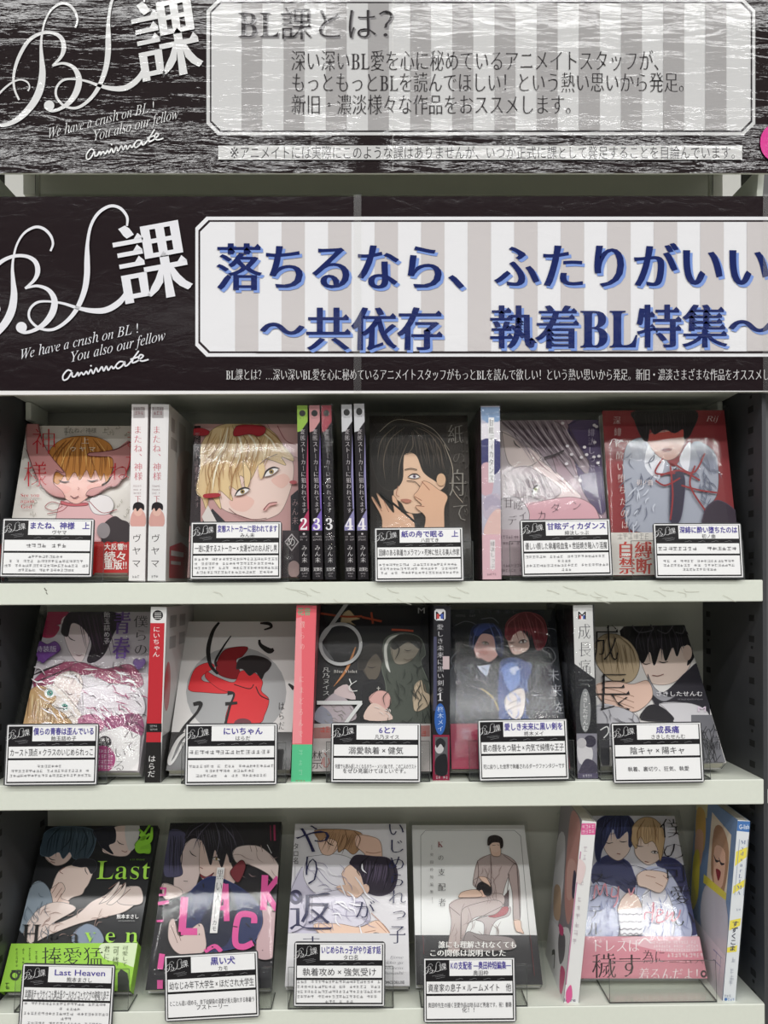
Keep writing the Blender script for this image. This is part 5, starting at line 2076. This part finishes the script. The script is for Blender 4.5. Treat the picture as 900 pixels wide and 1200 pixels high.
def side_lima(a):
    a.r('#7892b8', 0, 0, 1, 1)
    a.r('#d8d0a0', 0, 0, .3, .12)
    a.p('#d9b060', '0.02,0.12 0.25,0.1 0.3,0.3 0.1,0.36')
    a.p('#e3b294', '0.05,0.25 0.25,0.22 0.25,0.4 0.1,0.45')
    a.p('#f0e0c8', '0.42,0.06 0.9,0.1 0.9,0.55 0.42,0.5', False)
    a.p('#b58a6a', '0.5,0.15 0.7,0.1 0.88,0.2 0.85,0.42 0.75,0.46 0.52,0.4')
    a.p('#e6b89e', '0.55,0.24 0.8,0.22 0.8,0.4 0.62,0.44')
    a.p('#8c2c30', '0.62,0.35 0.74,0.34 0.7,0.4')
    lidded(a, .62, .29, .003); lidded(a, .74, .28, .003)
    a.p('#c9c4cc', '0.4,0.5 0.9,0.46 1,0.8 0.4,0.75')
    a.p('#e8d850', '0.35,0.44 0.9,0.42 0.9,0.46 0.35,0.49', False)
    a.r('#dcd2da', 0, .74, 1, 1)
    a.ls('#6a72a8', 0.02, '0.72,0.78 0.93,0.77', '0.74,0.83 0.92,0.82', '0.8,0.77 0.78,0.92', '0.9,0.77 0.9,0.92')
    a.p('#e8d850', '0.05,0.4 0.2,0.35 0.25,0.6 0.1,0.7', True)


stand_book('comic with white and yellow striped spine and blue head on the bottom row', (846.5, 1177.5), (861, 1178), (864.5, 961), 0.0, CN, '#e6e8ec', sp_lima, 'l', '#7892b8', side_lima, M_WRAP_SOFT, None, -3.5, 0.122)


# ------------------------------------------------------------------ clear stands and caption cards
def clear_stand(label, x0, x1, zs, y0, h, base_d=0.032, lean=7.0):
    """An L of clear acrylic: a base under the book and a low lip in front."""
    A, B = on_y(x0, 900, y0), on_y(x1, 900, y0)
    W = B.x - A.x
    root = empty('acrylic_book_stand', Matrix.Translation((A.x, y0, zs + 0.0003)))
    tag(root, label, 'stand', 'clear acrylic stands holding the comics')
    t = 0.0018
    s, c = math.sin(R(lean)), math.cos(R(lean))
    # lip
    P = [(0, 0, 0), (W, 0, 0), (W, h * s, h * c), (0, h * s, h * c)]
    Q = [(x, y + t, z) for x, y, z in P]
    b = MB()
    b.poly(P, 0)
    b.poly(Q[::-1], 0)
    for i in range(4):
        j = (i + 1) % 4
        b.poly([P[j], P[i], Q[i], Q[j]], 1 if i in (0,) else 2)
    b.build('front_lip', [M_ACRYL, M_ACRYL_EDGE, M_ACRYL], root)
    b = MB()
    b.box((0, t, 0), (W, base_d, t * 0.7), 0)
    b.build('base', M_ACRYL, root)
    # thin dark rims where the sheet's cut edges show
    b = MB()
    e = 0.0005
    b.box((0, -0.0004, 0), (W, 0.0008, e * 1.6), 0)
    b.box((-0.0002, t, 0), (e, base_d, t * 0.7 + .0002), 0)
    b.box((W - e, t, 0), (W + 0.0002, base_d, t * 0.7 + .0002), 0)
    for x in (0, W - e):
        b.poly([(x, -.0003, 0), (x + e, -.0003, 0), (x + e, h * s - .0003, h * c), (x, h * s - .0003, h * c)], 0)
    b.poly([(0, h * s - .0003, h * c - e), (W, h * s - .0003, h * c - e), (W, h * s - .0003, h * c), (0, h * s - .0003, h * c)], 0)
    b.build('cut_edge', M_ACRYL_EDGE, root)
    return root


class LogoMap:
    k = 0.00033

    def __call__(s, x, y):
        return 0.02 + (x + 75) * 0.000262, 0.055 + (y - 20) * 0.000315


def card(label, tl, bl, br, depth, lean, title, author, line, body, dim=False):
    fr = lean_frame(bl, br, None, depth, lean, tl)
    W, H = fr.W, fr.H
    root = empty('caption_card', fr.mat())
    tag(root, label, 'card', 'caption cards in front of the comics')
    # rounded laminate sheet
    r = 0.003
    P = []
    for cx, cy, a0 in ((W - r, r, -90), (W - r, H - r, 0), (r, H - r, 90), (r, r, 180)):
        for i in range(6):
            a = R(a0 + 18 * i)
            P.append((cx + r * math.cos(a), cy + r * math.sin(a)))
    n = len(P)
    v = [(x, y, 0) for x, y in P] + [(x, y, -0.0011) for x, y in P]
    f = [tuple(range(n)), tuple(range(2 * n - 1, n - 1, -1))] + [(i, n + i, n + (i + 1) % n, (i + 1) % n) for i in range(n)]
    mesh_obj('laminate_edge', v, f, [M_DARK], None, root)
    a = Art(fr, None, 0.00012, None, 0.00002)
    a.r('#e9e9ea', .013, .02, .987, .98)
    a.r('#151316', .026, .04, .974, .96)
    a.build('card_sheet', M_CARD, root)
    w0 = a.w
    a = Art(fr, None, w0, None, 0.00002)
    a.r('#f1f1f2', .285, .045, .962, .285)
    a.r('#f1f1f2', .036, .37, .962, .555)
    a.r('#f1f1f2', .036, .59, .962, .935)
    a.build('white_boxes', M_CARD, root)
    w0 = a.w
    a = Art(fr, None, w0, None, 0.00002)
    mp = LogoMap()
    cl = '#e4e4e6'
    for st in LOGO:
        a.l(cl, [mp(x, y) + (max(wd, 11) * mp.k * 0.62,) for x, y, wd in st], 1, True)
    vv, fc, adv = glyph('課', 'gt', 2)
    a.up()
    Q = [a.M(*mp(478 + gx * 318 + (.88 - gy) * 62, 148 + (.88 - gy) * 372 - gx * 58)) for gx, gy in vv]
    for t in fc:
        a._add([Q[i] for i in t], lin(cl), True)
    for x0, y0, x1 in ((.10, .285, .22), (.13, .30, .24), (.14, .325, .235)):
        a.l('#8d8d90', [(x0, y0), (x1, y0 - .025)], .004, False)
    for x0 in (.35, .50, .65, .80):
        a.l('#7a7a7d', [(x0, .343), (x0 + .03, .335), (x0 + .05, .325), (x0 + .08, .335)], .006)
    a.build('logo', M_CARD, root)
    w0 = a.w
    a = Art(fr, None, w0, None, 0.00002)

    def line_(s, y0, y1, col, maxw, cx, st='g'):
        n = sum(1.0 if ord(c) > 0x2e7f or c in '×→―' else 0.58 for c in s)
        wd = min(maxw, n * (y1 - y0) * H / W * 1.02)
        a.t(s, cx - wd / 2, y0, cx + wd / 2, y1, col, st)
    line_(title, .062, .19, '#4a3f98', .655, .623, 'gb')
    if author:
        line_(author, .2, .282, '#4a484c', .5, .623)
    if line.startswith('~'):
        k = float(line[1:])
        a.dashes(.5 - k / 2, .435, .5 + k / 2, .495, '#5a585c')
    else:
        line_(line, .40, .53, '#3a383c', .9, .5)
    m = len(body)
    for i, q in enumerate(body):
        hh = 0.046
        yc = .765 + (i - (m - 1) / 2) * 0.075
        if isinstance(q, str):
            line_(q, yc - .042, yc + .042, '#454348', .9, .5)
        else:
            a.dashes(.5 - q / 2, yc - hh * .45, .5 + q / 2, yc + hh * .45, '#6a686d')
    a.build('lettering', M_CARD, root)
    return root


YC = -0.0125
S1, S2, S3 = Z1, Z2, Z3
cards = [
    ('caption card before the cover with the orange haired figure', (2.7, 607), (-1, 676.5), (108, 677), 7, 'またね、神様　上', 'ヴヤマ', '~.45', [.4, .8, .9, .6], S1, (2, 122)),
    ('caption card before the cover with the large blond head on the top shelf', (225.3, 611.4), (222, 679.4), (330, 678.7), 7, '変態ストーカーに狙われてます', 'みん未', '一途に愛するストーカー×女運ゼロのお人好し男', [.9, .9, .9, .85], S1, (221, 339)),
    ('caption card before the black cover in the middle of the top shelf', (436.4, 618.3), (439, 682), (544.4, 681), 7, '紙の舟で眠る　上', '八田てき', '因縁のある執着カメラマン×死神に怯える美人作家', [.9, .88, .86], S1, (437, 556)),
    ('caption card before the mauve cover with grey haired heads', (608.8, 609), (611.4, 676.7), (718.5, 675), 7, '甘眩ディカダンス', '緋汰しっぷ', '優しい顔した執着吸血鬼×世話焼き箱入り淫魔', [.9, .2, .9, .12], S1, (599, 719)),
    ('caption card tilted and glaring before the deep red cover', (758.3, 613), (767.7, 678), (872.3, 677.7), 7, '深緋に酔い堕ちたのは', '初ノ曲', '~.9', [.8, .8, .45], S1, (742, 874)),
    ('caption card before the purple titled cover on the middle shelf', (9.4, 848.4), (4.3, 921), (114, 920), 7, '僕らの青春は歪んでいる', '飴玉詰め子', 'カースト頂点×クラスのいじめられっこ', [.3, .85, .88], S2, (4, 125)),
    ('caption card before the white cover with the grey disc', (218, 848), (215.8, 921), (325, 920), 7, 'にいちゃん', 'はらだ', '~.9', [.9, .55, .75], S2, (212, 335)),
    ('caption card before the dark cover with the hooded figure', (388, 846.4), (387, 917.4), (493.4, 917.7), 7, '6と7', '凡乃ヌイス', '溺愛執着×健気', ['何度でも読み返したくなるホラー・メリバBLです。この二人のラスト', 'をぜひ見届けてほしいです。'], S2, (382, 504)),
    ('caption card before the crinkled black and crimson cover', (558, 843.4), (561.5, 916), (667.7, 914), 7, '愛しき未来に黒い剣を', '柊木メイ', '裏の顔をもつ騎士×内気で純情な王子', ['死に戻りした世界で執着されるダークファンタジーです'], S2, (550, 674)),
    ('caption card before the middle shelf cover with thin brushed letters', (712, 847), (718.7, 918.6), (826, 917), 7, '成長痛', 'さきしたせんむ', '陰キャ×陽キャ', ['執着、裏切り、狂気、執愛'], S2, (704, 833)),
    ('caption card before the cover with the lime green band', (29.4, 1128.7), (21, 1205), (131, 1207), 7, 'Last Heaven', '熊本まさし', '武闘派チャラサイコ＋策士系クールサイコ×ヤクザの跡取り息子', [.85, .9, .3, .9, .1, .8, .75], S3, (15, 149)),
    ('caption card slanting upwards before the cover with hot pink capitals', (194.4, 1119.4), (193.4, 1198), (304.6, 1191.7), 7, '黒い犬', 'カモ', '幼なじみ年下大学生×ほだされ大学生', ['とことん追い詰める、年下幼馴染の溺愛が見え隠れする執着ラ', 'ブストーリー'], S3, (192, 317)),
    ('caption card before the cover with two sleeping figures', (344.4, 1103.4), (343.4, 1180), (451.3, 1180), 7, 'いじめられっ子がやり返す話', 'タロ名', '執着攻め×強気受け', [.92, .92, .92, .92, .3], S3, (336, 460)),
    ('caption card before the white cover with the seated suited figure', (496.3, 1122), (496.3, 1199), (605.4, 1198), 7, 'Kの支配者 ―奥田枠短編集―', '奥田枠', '資産家の息子×ルームメイト　他', ['奥田枠先生の描く至愛作品は唸るほど秀逸です。祝！書籍', '化！！'], S3, (492, 617))]
SL = ['under the comic with the orange haired figure', 'under the comic with the large blond head', 'under the black comic of the top shelf', 'under the mauve comic of the top shelf', 'under the deep red comic of the top shelf',
      'under the purple titled comic', 'under the white comic with the grey disc', 'under the dark comic with the hooded figure', 'under the crinkled black and crimson comic', 'under the comic with thin brushed letters',
      'under the lime green comic of the bottom shelf', 'under the comic with hot pink capitals', 'under the comic with two sleeping figures', 'under the white comic with the suited figure']
for i, (lab, tl, bl, br, ln, ti, au, li, bo, zs, st) in enumerate(cards):
    card(lab, tl, bl, br, YC, ln, ti, au, li, bo)
    clear_stand('clear acrylic stand with low lip ' + SL[i], st[0], st[1], zs, -0.0075, 0.040)
clear_stand('empty clear acrylic holder with no card, before the pink banded comic', 713, 839, S3, -0.0035, 0.041, 0.09, 4)

# ------------------------------------------------------------------ odds and ends at the edges
o = MB()
p = on_y(899, 932, 0.0)
o.box((0, 0, -0.008), (0.03, 0.001, 0.006), 0, 0.0003)
t = o.build('price_tag', plain('white_card', '#e8e8e6', 0.5), None)
t.location = p
tag(t, 'white price tag at the right edge of the picture beside the middle shelf', 'tag')

# scuffs on the front of the top shelf, kept as marks on that shelf
lip_fr = Frame(on_y(0, 706, YF - 0.0001), Vector((1, 0, 0)), Vector((0, 0, 1)), 0.8, 0.05)
sb = [k for k in bpy.data.objects if k.name == 'shelf_board'][0]
a = Art(lip_fr, (0, 0, 1), 0.00005)
a.rect = (-0.1, -0.01, 0.9, 0.06)
a.l('#77756c', '52,689 53.5,691.5 55,692.5', 1.3).l('#77756c', '54,694 55.5,696.5', 1.0)
random.seed(3)
for i in range(26):
    x, y = random.choice((random.uniform(640, 700), random.uniform(700, 860), random.uniform(200, 600))), random.uniform(685, 702)
    a.l('#cbcabe', [(x, y), (x + random.uniform(3, 9), y + random.uniform(1, 4)), (x + random.uniform(9, 18), y + random.uniform(3, 8))], 0.5)
sm = a.build('scuff_marks', M_PAPER, sb)
sm.matrix_basis = sb.matrix_world.inverted() @ lip_fr.mat()
